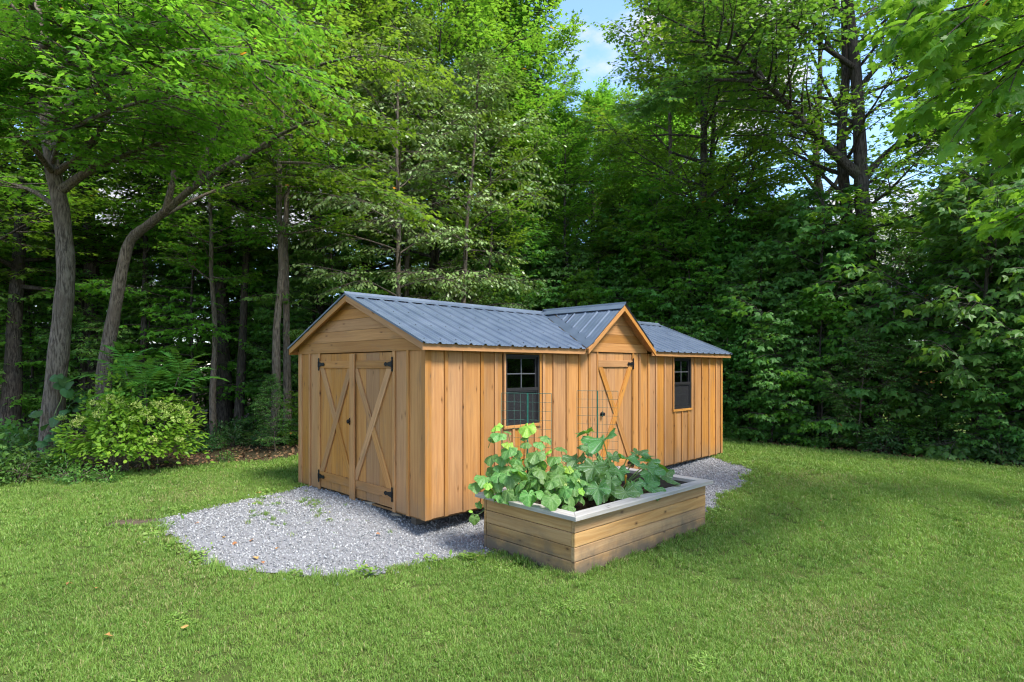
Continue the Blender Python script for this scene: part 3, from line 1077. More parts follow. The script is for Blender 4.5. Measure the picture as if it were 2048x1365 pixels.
# dormer slopes
RIB_H[0] = 0.011
for s in (-1, 1):
    Yd = Vector((-s * DW, 0, DZ - Z_FT)).normalized()
    dl = math.hypot(DW, DZ - Z_FT)
    Xd = Vector((0, -1, 0)) if s < 0 else Vector((0, 1, 0))
    v0, v1 = -PR - 0.035, RV + 0.03
    vv = v0
    while vv < v1:
        w = min(PW, v1 - vv)
        org = Vector((DU + s * DW, vv + w if s < 0 else vv, Z_FT + LIFT + 0.003)) - Yd * 0.01
        cut = (vl - nL * 0.0 + nL * 0.10, -nL) if s < 0 else (vr + nR * 0.10, -nR)
        roof_panel(org, Xd, Yd, w, dl - 0.01, [cut])
        vv += w
    # valley flashing on both sides of the valley line
    foot = Vector((DU + s * DW, -OE - 0.02, Z_FT + 0.006)); top = Vector((DU + s * 0.02, RV - 0.02, Z_R + 0.004))
    dirv = (top - foot).normalized()
    nd = Vector((-dirv.y, dirv.x, 0)).normalized() * (-s)
    nd = nd if nd.x * s < 0 else -nd
    q = 0.135
    Wd = [foot + Vector((0, 0, 0.004)), top + Vector((0, 0, 0.004)), top + nd * q * 0.6 + Vector((0, 0, q * 0.6 * abs(nd.x) * DK + 0.010)), foot + nd * q + Vector((0, 0, q * abs(nd.x) * DK + 0.010))]
    if s > 0: Wd = Wd[::-1]
    link(bpy.data.objects.new("valley_flashing", py_mesh("valley_flashing", Wd, [(0, 1, 2, 3)], M['metal'])), shed)
# clip helper: ridge caps are folded strips
def ridge_cap(a, b, side, slope, half=0.135, lift=0.026):
    a = Vector(a); b = Vector(b)
    d = (b - a).normalized()
    S = side.normalized()
    V = []
    for p in (a, b):
        for k, h in ((-1, 0), (-0.985, 0.006), (-0.16, 0.0), (0, 0.022), (0.16, 0.0), (0.985, 0.006), (1, 0)):
            V.append(p + S * k * half + Vector((0, 0, lift - abs(k) * half * slope + h)))
    F = [(i, i + 1, 8 + i, 7 + i) for i in range(6)]
    F += [(14 + j, 14 + i, 14 + i + 7, 14 + j + 7) for i, j in zip(range(6), range(1, 7))]
    V += [v - Vector((0, 0, 0.0015)) for v in V[:14]]
    F += [(0, 14, 15, 1)]
    return link(bpy.data.objects.new("ridge_cap", py_mesh("ridge_cap", V, F, M['metal'])), shed)


ridge_cap((U0 - 0.02, RV, Z_R), (U1 + 0.015, RV, Z_R), Vector((0, 1, 0)), SLM)
ridge_cap((DU, -PR - 0.045, DZ + 0.004), (DU, RV - 0.02, DZ + 0.004), Vector((1, 0, 0)), DK, 0.12, 0.03)
# rake trim along the gable ends
for uu, s in ((U0, -1), (U1, 1)):
    for sg in (-1, 1):
        ea = Vector((uu, RV + sg * (RV + OE + 0.02), Z_FT - 0.008)); ap = Vector((uu, RV, Z_R))
        V = []
        for p in (ea, ap):
            for du_, dz_ in ((s * 0.014, 0.004), (s * 0.014, 0.028), (-s * 0.05, 0.028)):
                V.append(p + Vector((du_, 0, dz_)))
        link(bpy.data.objects.new("rake_trim", py_mesh("rake_trim", V, [(0, 1, 4, 3), (1, 2, 5, 4)], M['metal'])), shed)
# screws of the roof sheets
V = []; F = []
for u in np.arange(U0 + 0.1, U1, PITCH):
    for k in range(4):
        s_ = 0.12 + k * (SLEN - 0.25) / 3
        p = Vector((u, -OE, Z_FT + LIFT)) + Yf * s_ + Vector((0, -Yf.z, Yf.y)) * 0.003
        if (Vector((p.x, p.y, 0)) - vl).dot(nL) > -0.05 and (Vector((p.x, p.y, 0)) - vr).dot(nR) > -0.05:
            continue
        b = len(V)
        for h, r in ((0, 0.0075), (0.006, 0.0065)):
            for a in range(6):
                V.append(p + Vector((math.cos(a * 1.047) * r, math.sin(a * 1.047) * r, h)))
        F += [(b + a, b + (a + 1) % 6, b + 6 + (a + 1) % 6, b + 6 + a) for a in range(6)] + [tuple(b + 6 + a for a in range(6))]
o = link(bpy.data.objects.new("roof_screws", py_mesh("roof_screws", V, F, M['bronze'])), shed)
o["kind"] = "stuff"

# ------------------------------------------------------------------ planter
planter = empty("raised_planter", (float(PL_N[0]), float(PL_N[1]), 0), PL_A)
tag(planter, "long wooden raised planter box with weathered grey cap boards on the lawn", "planter")
IN = 0.065
pf = {"front": (Face((IN, IN, 0), (1, 0, 0), (0, -1, 0), planter), PL_L - 2 * IN),
      "right": (Face((PL_L - IN, IN, 0), (0, 1, 0), (1, 0, 0), planter), PL_W - 2 * IN),
      "back": (Face((PL_L - IN, PL_W - IN, 0), (-1, 0, 0), (0, 1, 0), planter), PL_L - 2 * IN),
      "left": (Face((IN, PL_W - IN, 0), (0, -1, 0), (-1, 0, 0), planter), PL_W - 2 * IN)}
CAPT = 0.04
zt = PL_Z1 - CAPT - 0.001
zb = list(np.linspace(PL_Z0, zt, 5))
zb[0] -= 0.01
for nm, (fc, ln) in pf.items():
    for i, (a, b) in enumerate(zip(zb[:-1], zb[1:])):
        e = 0.0 if nm in ("front", "back") else -0.004
        f = 0.0 if nm in ("front", "back") else 0.041
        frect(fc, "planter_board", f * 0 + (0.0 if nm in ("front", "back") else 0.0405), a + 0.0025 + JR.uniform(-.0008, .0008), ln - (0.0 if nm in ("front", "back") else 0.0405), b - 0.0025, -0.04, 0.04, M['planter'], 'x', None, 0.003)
    # inner lining boards seen above the soil
    frect(fc, "inner_board", 0.05, 0.0, ln - 0.05, zt - 0.003, -0.062, 0.020, M['oldwood'], 'x', None, 0)
for (x, y) in ((IN + .045, IN + .045), (PL_L - IN - .115, IN + .045), (IN + .045, PL_W - IN - .115), (PL_L - IN - .115, PL_W - IN - .115)):
    mb = MB(); mb.box((x + .02, y + .02, PL_Z0), (x + .07, y + .07, zt - 0.004)); mb.build("corner_post", M['oldwood'], planter)
TOP = Face((0, 0, 0), (1, 0, 0), (0, -1, 0), planter)


def flat_board(pts, z, t, mat, grain):
    cx = sum(p[0] for p in pts) / 4; cy_ = sum(p[1] for p in pts) / 4
    ca, sa = (1, 0) if grain == 'x' else (0, 1)
    loc = [((x - cx) * ca + (y - cy_) * sa, -(x - cx) * sa + (y - cy_) * ca) for x, y in pts]
    o = bpy.data.objects.new("cap_board", poly_mesh(loc, t, mat, 0.004))
    mt = Matrix(((ca, -sa, 0), (sa, ca, 0), (0, 0, 1))).to_4x4(); mt.translation = (cx, cy_, z)
    o.matrix_basis = mt
    return link(o, planter)


CW = 0.14
g_ = 0.0015
zc = PL_Z1 - CAPT
flat_board([(0, 0), (PL_L, 0), (PL_L - CW, CW), (CW, CW)], zc, CAPT, M['cap'], 'x')
flat_board([(PL_L, PL_W), (0, PL_W), (CW, PL_W - CW), (PL_L - CW, PL_W - CW)], zc + 0.001, CAPT, M['cap'], 'x')
flat_board([(0, g_), (CW - g_, CW), (CW - g_, PL_W - CW), (0, PL_W - g_)], zc - 0.001, CAPT, M['cap'], 'y')
flat_board([(PL_L, g_), (PL_L, PL_W - g_), (PL_L - CW + g_, PL_W - CW), (PL_L - CW + g_, CW)], zc - 0.0015, CAPT, M['cap'], 'y')
# soil with a crumbled surface
SOIL_Z = 0.185
nx, ny = 60, 34
V = []; F = []
for j in range(ny):
    for i in range(nx):
        x = IN + 0.06 + (PL_L - 2 * IN - 0.12) * i / (nx - 1); y = IN + 0.06 + (PL_W - 2 * IN - 0.12) * j / (ny - 1)
        V.append((x, y, SOIL_Z + 0.02 * math.sin(3 * x + 1) * math.sin(4 * y) + RNG.uniform(-.012, .012)))
for j in range(ny - 1):
    for i in range(nx - 1):
        F.append((j * nx + i, j * nx + i + 1, (j + 1) * nx + i + 1, (j + 1) * nx + i))
o = link(bpy.data.objects.new("soil", py_mesh("soil", V, F, M['soil'])), planter)


def p2w(a, b):
    p = PL_N + a * PE1 + b * PE2
    return float(p[0]), float(p[1])

# ------------------------------------------------------------------ trees
# leaf outlines: (x across, y along, z bend) and triangles
L_MAPLE = (np.array([(0, 0, 0), (.30, .10, -.03), (.52, .42, -.08), (.20, .50, .0), (.16, .62, 0), (0, 1.0, -.10), (-.16, .62, 0), (-.20, .50, 0), (-.52, .42, -.08), (-.30, .10, -.03)], float),
           np.array([(0, 1, 3), (1, 2, 3), (0, 3, 5), (0, 5, 7), (0, 7, 9), (7, 8, 9)]))
L_MAPLE4 = (np.array([(0, 0, 0), (.50, .36, -.09), (.17, .52, .02), (0, 1.0, -.10), (-.17, .52, .02), (-.50, .36, -.09)], float),
            np.array([(0, 1, 2), (0, 2, 3), (0, 3, 4), (0, 4, 5)]))
L_BIG = (np.array([(0, .05, 0), (.16, .0, -.02), (.40, .02, -.05), (.33, .16, -.02), (.58, .34, -.10), (.50, .42, -.06), (.62, .58, -.12), (.30, .56, -.01), (.22, .62, 0), (.27, .76, -.04), (.12, .78, -.04), (0, 1.08, -.14),
                   (-.12, .78, -.04), (-.27, .76, -.04), (-.22, .62, 0), (-.30, .56, -.01), (-.62, .58, -.12), (-.50, .42, -.06), (-.58, .34, -.10), (-.33, .16, -.02), (-.40, .02, -.05), (-.16, 0, -.02), (0, .40, .03)], float),
         np.array([(22, i, i + 1) for i in range(21)] + [(22, 21, 0)]))
L_OVAL = (np.array([(0, 0, 0), (.25, .35, -.05), (.20, .70, -.06), (0, 1.0, -.10), (-.20, .70, -.06), (-.25, .35, -.05)], float),
          np.array([(0, 1, 2), (0, 2, 3), (0, 3, 4), (0, 4, 5)]))
L_LANCE = (np.array([(0, 0, 0), (.17, .32, -.03), (0, 1.0, -.08), (-.17, .32, -.03)], float), np.array([(0, 1, 2), (0, 2, 3)]))


def leaf_arrays(P, D, N, S, kind):
    Vt, Tt = kind
    D = D / np.linalg.norm(D, axis=1)[:, None]
    N = N - D * (N * D).sum(1)[:, None]
    N = N / (np.linalg.norm(N, axis=1)[:, None] + 1e-9)
    X = np.cross(D, N)
    V = P[:, None, :] + S[:, None, None] * (Vt[None, :, 0:1] * X[:, None, :] + Vt[None, :, 1:2] * D[:, None, :] + Vt[None, :, 2:3] * N[:, None, :])
    k = len(Vt)
    T = Tt[None] + (np.arange(len(P)) * k)[:, None, None]
    return V.reshape(-1, 3), T.reshape(-1, 3)


def rot_z(v, a):
    c, s = math.cos(a), math.sin(a)
    return np.array([v[0] * c - v[1] * s, v[0] * s + v[1] * c, v[2]])


def nrm(v):
    return v / (np.linalg.norm(v) + 1e-9)


def np_tube(pts, radii, n):
    V, F = tube_arrays(pts, radii, n, False)
    V = np.array(V); F = np.array(F)
    return V, np.concatenate([F[:, [0, 1, 2]], F[:, [0, 2, 3]]])


def thin_tubes(A, B, ra, rb):
    """many straight three-sided twigs at once"""
    A = np.array(A); B = np.array(B); ra = np.array(ra); rb = np.array(rb)
    d = B - A; d /= np.linalg.norm(d, axis=1)[:, None] + 1e-9
    ref = np.where(np.abs(d[:, 2:3]) < 0.8, np.array([[0, 0, 1.0]]), np.array([[1.0, 0, 0]]))
    a = np.cross(d, ref); a /= np.linalg.norm(a, axis=1)[:, None]; b = np.cross(d, a)
    V = []
    for P, r in ((A, ra), (B, rb)):
        for k in range(3):
            c = 2.0944 * k
            V.append(P + (a * math.cos(c) + b * math.sin(c)) * r[:, None])
    V = np.stack(V, 1)
    t = []
    for k in range(3):
        k2 = (k + 1) % 3
        t += [(k, k2, 3 + k2), (k, 3 + k2, 3 + k)]
    T = np.array(t)[None] + (np.arange(len(A)) * 6)[:, None, None]
    return V.reshape(-1, 3), T.reshape(-1, 3)


class Grower:
    def __init__(self, seed):
        self.r = np.random.default_rng(seed)
        self.V = []; self.T = []; self.nv = 0
        self.tw = [[], [], [], []]
        self.lp = []; self.ld = []; self.ln = []; self.ls = []

    def put(self, V, T):
        self.V.append(V); self.T.append(T + self.nv); self.nv += len(V)

    def tube(self, pts, radii, n):
        self.put(*np_tube(pts, radii, n))

    def leaf(self, p, d, n, s):
        self.lp.append(p); self.ld.append(d); self.ln.append(n); self.ls.append(s)

    def twig(self, p, d, ln, nl, size, droop, tilt, r0=0.005):
        r = self.r
        e = p + d * ln + np.array([0, 0, -droop * ln * 0.5])
        self.tw[0].append(p); self.tw[1].append(e); self.tw[2].append(r0); self.tw[3].append(r0 * 0.5)
        for i in range(nl):
            t = (i + 0.6) / nl
            q = p + (e - p) * t
            a = (0.9 if i % 2 else -0.9) * (1 - 0.75 * (t > 0.93)) + r.normal(0, 0.35)
            ldir = rot_z(nrm(e - p), a)
            ldir[2] += -droop * 0.8 + r.normal(0, 0.18)
            n = np.array([r.normal(0, tilt), r.normal(0, tilt), 1.0])
            s = size * r.uniform(0.65, 1.2)
            q = q + nrm(ldir) * s * 0.35
            self.leaf(q, ldir, n, s)

    def path(self, p, d, ln, n, up, wob):
        pts = [p]; dd = d.copy()
        for i in range(n):
            dd = dd + np.array([self.r.normal(0, wob), self.r.normal(0, wob), up / n + self.r.normal(0, wob * 0.6)])
            dd = nrm(dd)
            pts.append(pts[-1] + dd * ln / n)
        return np.array(pts)

    def branch(self, p, d, ln, rad, n2, n3, nl, size, up=0.2, droop=0.3, tilt=0.35, l2=0.5, l3=0.45, s0=0.25, sides=6, pts=None):
        """a limb with side branches and leafy twigs"""
        r = self.r
        P = self.path(p, d, ln, 6, up, 0.10) if pts is None else np.array(pts, float)
        m = len(P)
        rr = np.linspace(rad, max(0.006, rad * 0.12), m)
        self.tube(P, rr, sides)
        seg = np.linspace(0, 1, m)
        for j in range(n2 + 1):
            s = s0 + (1 - s0) * (j + r.uniform(0.1, 0.9)) / n2 if j < n2 else 1.0
            s = min(s, 0.999)
            k = min(int(s * (m - 1)), m - 2); f = s * (m - 1) - k
            q = P[k] * (1 - f) + P[k + 1] * f
            t = nrm(P[k + 1] - P[k])
            if j < n2:
                a = (1 if j % 2 else -1) * r.uniform(0.55, 1.15)
                d2 = rot_z(t, a); d2[2] = d2[2] * 0.5 + r.normal(0.02, 0.16)
            else:
                d2 = t
            d2 = nrm(d2)
            ln2 = ln * l2 * (1.15 - 0.75 * s) * r.uniform(0.7, 1.2) + 0.12
            Q = self.path(q, d2, ln2, 3, up * 0.3 - droop * 0.25, 0.10)
            self.tube(Q, np.linspace(max(0.008, rad * 0.28), 0.005, 4), 4)
            for i in range(n3 + 1):
                s3 = (i + 0.7) / (n3 + 0.7)
                k3 = min(int(s3 * 3), 2); f3 = s3 * 3 - k3
                w = Q[k3] * (1 - f3) + Q[k3 + 1] * f3
                t3 = nrm(Q[k3 + 1] - Q[k3])
                a = (1 if i % 2 else -1) * r.uniform(0.5, 1.1) if i < n3 else 0.0
                d3 = rot_z(t3, a); d3[2] = d3[2] * 0.6 + r.normal(0, 0.14)
                self.twig(w, nrm(d3), l3 * r.uniform(0.6, 1.25), nl, size, droop, tilt)
        return P

    def meshes(self, name, kind, bark, leafmat):
        if self.tw[0]:
            self.put(*thin_tubes(*self.tw))
        trunk = tri_mesh(name + "_trunk", np.concatenate(self.V), np.concatenate(self.T), bark, True)
        V, T = leaf_arrays(np.array(self.lp), np.array(self.ld), np.array(self.ln), np.array(self.ls), kind)
        crown = tri_mesh(name + "_crown", V, T, leafmat, False)
        return trunk, crown


def smooth_path(pts, n):
    """Catmull-Rom through the given points"""
    P = [np.array(p, float) for p in pts]
    P = [2 * P[0] - P[1]] + P + [2 * P[-1] - P[-2]]
    out = []
    for i in range(1, len(P) - 2):
        for k in range(n):
            t = k / n
            a, b, c, d = P[i - 1], P[i], P[i + 1], P[i + 2]
            out.append(0.5 * ((2 * b) + (-a + c) * t + (2 * a - 5 * b + 4 * c - d) * t * t + (-a + 3 * b - 3 * c + d) * t ** 3))
    out.append(P[-2])
    return np.array(out)


def trunk_tube(g, pts, r0, r1, sides=10, flare=1.35):
    m = len(pts)
    t = np.linspace(0, 1, m)
    rr = r0 + (r1 - r0) * t
    rr = rr * (1 + (flare - 1) * np.exp(-t * m * 0.55)) * (1 + 0.05 * np.sin(np.arange(m) * 1.9 + r0 * 90))
    g.tube(pts, rr, sides)
    return rr


def canopy_tree(seed, H, r0, cs, spread, nprim, n2, n3, nl, size, bark, leafmat, kind=L_MAPLE4, elo=0.15, ehi=1.0, up=0.35, droop=0.3, lean=0.04, tilt=0.35, shape=0.8, l3=0.45):
    g = Grower(seed)
    r = g.r
    n = 10
    pts = [np.zeros(3)]
    lx, ly = r.normal(0, lean, 2)
    for i in range(n):
        pts.append(pts[-1] + np.array([lx + r.normal(0, 0.035), ly + r.normal(0, 0.035), 1.0]) * H * 0.93 / n)
    pts = smooth_path(pts, 2)
    pts[0][2] = -0.25
    rr = trunk_tube(g, pts, r0, 0.02)
    m = len(pts)
    for i in range(nprim):
        t = cs + (0.985 - cs) * ((i + r.uniform(0, 1)) / nprim)
        k = min(int(t * (m - 1)), m - 2); f = t * (m - 1) - k
        p = pts[k] * (1 - f) + pts[k + 1] * f
        q = (t - cs) / (1 - cs)
        az = i * 2.4 + r.normal(0, 0.35)
        el = elo + (ehi - elo) * q + r.normal(0, 0.12)
        prof = (0.55 + 0.9 * q) if q < 0.45 * shape else max(0.16, (1 - q) / (1 - 0.45 * shape)) ** 0.75 * 0.95
        ln = spread * prof * r.uniform(0.75, 1.2)
        d = np.array([math.cos(az) * math.cos(el), math.sin(az) * math.cos(el), math.sin(el)])
        g.branch(p, d, ln, max(0.012, rr[k] * 0.42), n2, n3, nl, size, up, droop, tilt, l3=l3)
    return g.meshes("tree", kind, bark, leafmat)


TREES = []


def plant(meshes, x, y, rz, s, name, label, cat, group=None, sz=None, tilt=(0, 0), z=None):
    e = empty(name, (x, y, gz(x, y) if z is None else z), rz)
    e.rotation_euler = (tilt[0], tilt[1], rz)
    e.scale = (s, s, sz if sz else s)
    tag(e, label, cat, group)
    for nm, me in zip(("trunk", "crown"), meshes):
        link(bpy.data.objects.new(nm, me), e)
    return e


# ---- kinds of tree
K_MAPLE = [canopy_tree(11 + i, 15.0, 0.19, 0.26 + 0.05 * (i % 2), 3.5, 40, 8, 5, 8, 0.135, M['bark_dark'], M['maple'] if i < 3 else M['maple_light'], l3=0.5) for i in range(4)]
K_SLIM = [canopy_tree(31 + i, 15.0, 0.10, 0.36, 2.3, 30, 6, 4, 7, 0.13, M['bark'] if i else M['bark_dark'], M['maple'], lean=0.03, l3=0.45) for i in range(3)]
K_SAP = [canopy_tree(51 + i, 5.2, 0.035, 0.05, 1.55, 30, 5, 3, 5, 0.145, M['bark_dark'], M['maple_shade_lift'] if i < 3 else M['maple'], kind=L_MAPLE, elo=0.05, ehi=0.85, up=0.2, droop=0.75, tilt=0.6, l3=0.32, lean=0.06) for i in range(4)]
K_SAP.append(canopy_tree(59, 5.2, 0.035, 0.05, 1.5, 32, 5, 3, 8, 0.10, M['bark'], M['weed'], kind=L_OVAL, elo=0.2, ehi=0.95, up=0.35, droop=0.6, tilt=0.6, l3=0.36, lean=0.06))
K_SAPL = [canopy_tree(151 + i, 7.5, 0.05, 0.08, 2.0, 40, 6, 3, 6, 0.145, M['bark_dark'], M['maple_light'], kind=L_MAPLE4, elo=0.05, ehi=0.85, up=0.2, droop=0.55, tilt=0.5, l3=0.38, lean=0.05) for i in range(2)]
K_UNDER = [canopy_tree(71 + i, 6.5, 0.05, 0.14, 2.1, 28, 6, 3, 6, 0.15, M['bark_dark'], M['maple_shade_lift'] if i != 1 else M['maple'], elo=0.05, ehi=0.6, up=0.05, droop=0.5, tilt=0.5, l3=0.4, lean=0.05) for i in range(3)]
K_PALE = [canopy_tree(91 + i, 11.0, 0.09, 0.25, 2.7, 32, 7, 4, 7, 0.115, M['bark'], M['beech'], kind=L_OVAL, elo=0.25, ehi=0.9, up=-0.25, droop=0.55, tilt=0.5, l3=0.45) for i in range(2)]

# ---- the two leaning trunks at the left
def hero_tree(seed, px_pts, Y, r0, r1, limbs, size, leafmat, bark, kind, name, label, top_fill=0, n2=9, n3=5, nl=8, droop=0.3, l3=0.5, l2=0.45):
    """px_pts: trunk seen in the photograph at depth Y (or (px,py,Y))"""
    base = at(px_pts[0][0], px_pts[0][1], px_pts[0][2] if len(px_pts[0]) > 2 else Y)
    bx, by = base[0], base[1]
    bz = gz(bx, by)
    g = Grower(seed)
    O = np.array([bx, by, bz])
    pts = [np.array(at(p[0], p[1], p[2] if len(p) > 2 else Y)) - O for p in px_pts]
    pts[0][2] = -0.25
    P = smooth_path(pts, 4)
    rr = trunk_tube(g, P, r0, r1, 12)
    for lp, rad, nn in limbs:
        L = smooth_path([np.array(at(*q)) - O for q in lp], 3)
        g.branch(None, None, float(np.linalg.norm(np.diff(L, axis=0), axis=1).sum()), rad, int(nn * n2 / 9), n3, nl, size, pts=L, droop=droop, s0=0.28, sides=8, l2=l2, l3=l3)
    e = empty(name, tuple(O))
    tag(e, label, "tree")
    for nm, me in zip(("trunk", "crown"), g.meshes(name, kind, bark, leafmat)):
        link(bpy.data.objects.new(nm, me), e)
    return e


hero_tree(201, [(97, 912, 10.2), (110, 780, 10.2), (124, 640, 10.2), (132, 540, 10.2), (122, 420, 10.2), (104, 330, 10.2), (92, 220, 10.3), (78, 90, 10.5), (66, -60, 10.7), (60, -220, 11)],
          10.2, 0.168, 0.07,
          [([(117, 385, 10.2), (190, 335, 10.0), (280, 300, 9.7), (380, 268, 9.5)], 0.085, 13),
           ([(108, 350, 10.2), (180, 290, 9.6), (220, 200, 9.0), (150, 100, 8.5), (170, 40, 8.1)], 0.06, 12),
           ([(95, 250, 10.2), (200, 170, 9.6), (320, 120, 9.0), (430, 100, 8.4), (520, 120, 8.0)], 0.07, 14),
           ([(92, 200, 10.2), (20, 130, 9.6), (-60, 90, 9.2), (-140, 80, 9.0)], 0.06, 12),
           ([(80, 100, 10.4), (170, 20, 9.8), (280, -40, 9.2), (400, -50, 8.8), (520, 0, 8.4)], 0.07, 14),
           ([(78, 80, 10.4), (10, 0, 9.8), (-80, -60, 9.4), (-170, -90, 9.2)], 0.06, 12),
           ([(120, 420, 10.2), (60, 380, 10.6), (-20, 360, 11.0), (-100, 330, 11.4)], 0.05, 10),
           ([(66, -60, 10.6), (160, -140, 10.0), (280, -180, 9.4), (380, -150, 9.0)], 0.06, 12),
           ([(95, 250, 10.3), (150, 200, 11.4), (260, 160, 12.4), (360, 140, 13.2)], 0.05, 10),
           ([(104, 330, 10.2), (120, 260, 9.4), (90, 190, 8.8), (40, 150, 8.4)], 0.045, 10),
           ([(100, 300, 10.2), (160, 250, 9.0), (260, 210, 8.2), (360, 190, 7.8)], 0.05, 12),
           ([(90, 180, 10.3), (140, 120, 9.0), (230, 60, 8.2), (340, 40, 7.8)], 0.05, 12),
           ([(108, 350, 10.2), (60, 290, 9.4), (-10, 250, 9.0), (-90, 230, 8.8)], 0.05, 12),
           ([(75, 60, 10.5), (60, -20, 9.2), (100, -80, 8.4), (200, -90, 8.0)], 0.05, 12)],
          0.102, M['maple'], M['bark'], L_MAPLE, "maple_tree", "thick grey-barked maple trunk at far left with leafy boughs spreading over the yard", n2=16, n3=6, nl=10)
hero_tree(202, [(205, 830, 11.8), (208, 750, 11.8), (226, 640, 11.8), (244, 540, 11.8), (262, 480, 11.8), (300, 448, 11.7), (345, 410, 11.6), (400, 365, 11.5), (470, 322, 11.3), (540, 290, 11.1)],
          11.8, 0.142, 0.035,
          [([(300, 448, 11.7), (420, 385, 12.3), (540, 350, 12.8), (650, 360, 13.2)], 0.04, 12),
           ([(330, 425, 11.6), (350, 330, 11.4), (330, 230, 11.2), (380, 150, 11.0)], 0.07, 12),
           ([(395, 368, 11.5), (440, 250, 11.4), (520, 170, 11.2), (600, 110, 11.0)], 0.075, 14),
           ([(470, 330, 11.3), (560, 270, 11.0), (640, 240, 10.7), (730, 250, 10.4)], 0.05, 12),
           ([(520, 170, 11.2), (640, 130, 11.0), (740, 110, 10.8), (820, 130, 10.6)], 0.04, 10),
           ([(560, 325, 11.1), (640, 330, 10.8), (720, 360, 10.6), (790, 400, 10.5)], 0.03, 10)],
          0.105, M['maple'], M['bark'], L_MAPLE, "maple_tree", "slimmer trunk bending sharply right above the sumac, with a long limb", n2=13, n3=6, nl=8)

# ---- the big forked tree at the right
hero_tree(203, [(1742, 840, 13.9), (1740, 600, 13.9), (1733, 480, 13.9), (1724, 400, 13.9), (1722, 345, 13.9), (1718, 250, 13.9), (1712, 150, 13.9), (1700, 40, 13.9), (1690, -80, 13.9), (1680, -220, 13.9)],
          13.9, 0.195, 0.085,
          [([(1716, 350, 13.9), (1680, 318, 13.8), (1640, 280, 13.6), (1580, 215, 13.3), (1530, 165, 13.0), (1470, 120, 12.6), (1400, 70, 12.2)], 0.13, 16),
           ([(1728, 360, 13.9), (1760, 320, 13.8), (1800, 285, 13.6), (1860, 240, 13.3), (1930, 215, 13.0)], 0.10, 13),
           ([(1716, 180, 13.9), (1760, 130, 13.6), (1820, 90, 13.2), (1880, 60, 12.8)], 0.07, 12),
           ([(1714, 140, 13.9), (1650, 95, 13.4), (1600, 60, 12.8), (1540, 20, 12.2)], 0.07, 14),
           ([(1700, 40, 13.9), (1620, -20, 13.4), (1540, -60, 13.0), (1440, -60, 12.6)], 0.08, 14),
           ([(1695, 0, 13.9), (1780, -60, 13.4), (1880, -80, 13.0), (1960, -60, 12.8)], 0.08, 13),
           ([(1530, 165, 13.0), (1440, 160, 12.8), (1370, 170, 12.6), (1310, 200, 12.4)], 0.05, 11),
           ([(1718, 250, 13.9), (1650, 220, 14.6), (1580, 200, 15.2), (1500, 190, 15.8)], 0.05, 10),
           ([(1530, 165, 13.0), (1480, 80, 12.6), (1420, 0, 12.2), (1380, -60, 12.0)], 0.05, 11)],
          0.115, M['maple_mid'], M['bark_dark'], L_MAPLE, "maple_tree", "tall forked maple trunk rising above the right-hand thicket", n2=15, n3=6)
hero_tree(204, [(1652, 760, 17.5), (1650, 560, 17.5), (1646, 450, 17.5), (1640, 390, 17.5), (1632, 330, 17.5), (1636, 250, 17.5), (1640, 150, 17.5), (1640, 0, 17.5)],
          17.5, 0.16, 0.05,
          [([(1640, 390, 17.5), (1600, 340, 17.3), (1560, 290, 17.1), (1500, 250, 16.9)], 0.07, 11),
           ([(1644, 400, 17.5), (1680, 350, 17.4), (1685, 250, 17.3), (1690, 150, 17.2)], 0.08, 10),
           ([(1636, 250, 17.5), (1590, 180, 17.2), (1550, 120, 17.0)], 0.05, 11)],
          0.13, M['maple'], M['bark'], L_MAPLE4, "maple_tree", "second trunk splitting in two just left of the forked maple", n2=10)

# ---- the maple whose low bough hangs in at the upper right (its trunk stands outside the picture)
hero_tree(205, [(2430, 1000, 6.6), (2430, 735, 6.6), (2430, 500, 6.6), (2420, 300, 6.6), (2410, 100, 6.6), (2400, -200, 6.6), (2400, -420, 6.6)],
          6.6, 0.21, 0.08,
          [([(2420, 330, 6.6), (2260, 290, 6.7), (2120, 262, 6.9), (2020, 236, 7.1), (1930, 228, 7.4), (1850, 222, 7.8)], 0.085, 9),
           ([(2420, 150, 6.6), (2320, -20, 5.8), (2240, -90, 5.0), (2160, -110, 4.6), (2070, -60, 4.4), (1985, 0, 4.3)], 0.04, 14),
           ([(2420, 180, 6.6), (2320, 40, 5.6), (2260, 20, 4.9), (2190, 10, 4.6), (2110, 60, 4.5), (2040, 130, 4.5)], 0.04, 14),
           ([(2415, 80, 6.6), (2280, -120, 5.8), (2160, -190, 5.2), (2060, -190, 4.9), (1970, -130, 4.8), (1900, -60, 4.8)], 0.045, 13),
           ([(2420, 240, 6.6), (2320, 180, 5.6), (2250, 130, 5.0), (2170, 180, 4.8), (2110, 240, 4.8)], 0.04, 12),
           ([(2420, 300, 6.6), (2260, 330, 6.2), (2140, 380, 6.0), (2060, 420, 6.0)], 0.05, 10),
           ([(2410, 100, 6.6), (2240, 60, 7.0), (2100, 70, 7.4), (1970, 110, 7.8)], 0.06, 12),
           ([(2400, -150, 6.6), (2550, -300, 6.4), (2700, -350, 6.2)], 0.05, 10),
           ([(2420, 300, 6.6), (2580, 200, 6.4), (2720, 150, 6.2)], 0.05, 10)],
          0.125, M['maple'], M['bark_dark'], L_BIG, "maple_tree", "near maple reaching in at upper right with large bright hanging leaves", n2=11, n3=3, nl=7, droop=0.35, l3=0.27, l2=0.2)


# ---- trees that can be told apart by their trunks
def px_plant(meshes, px, Y, rz, s, name, label, cat="tree", group=None, sz=None, tilt=(0, 0)):
    return plant(meshes, (px - 1024) / FPX * Y, Y, rz, s, name, label, cat, group, sz, tilt)


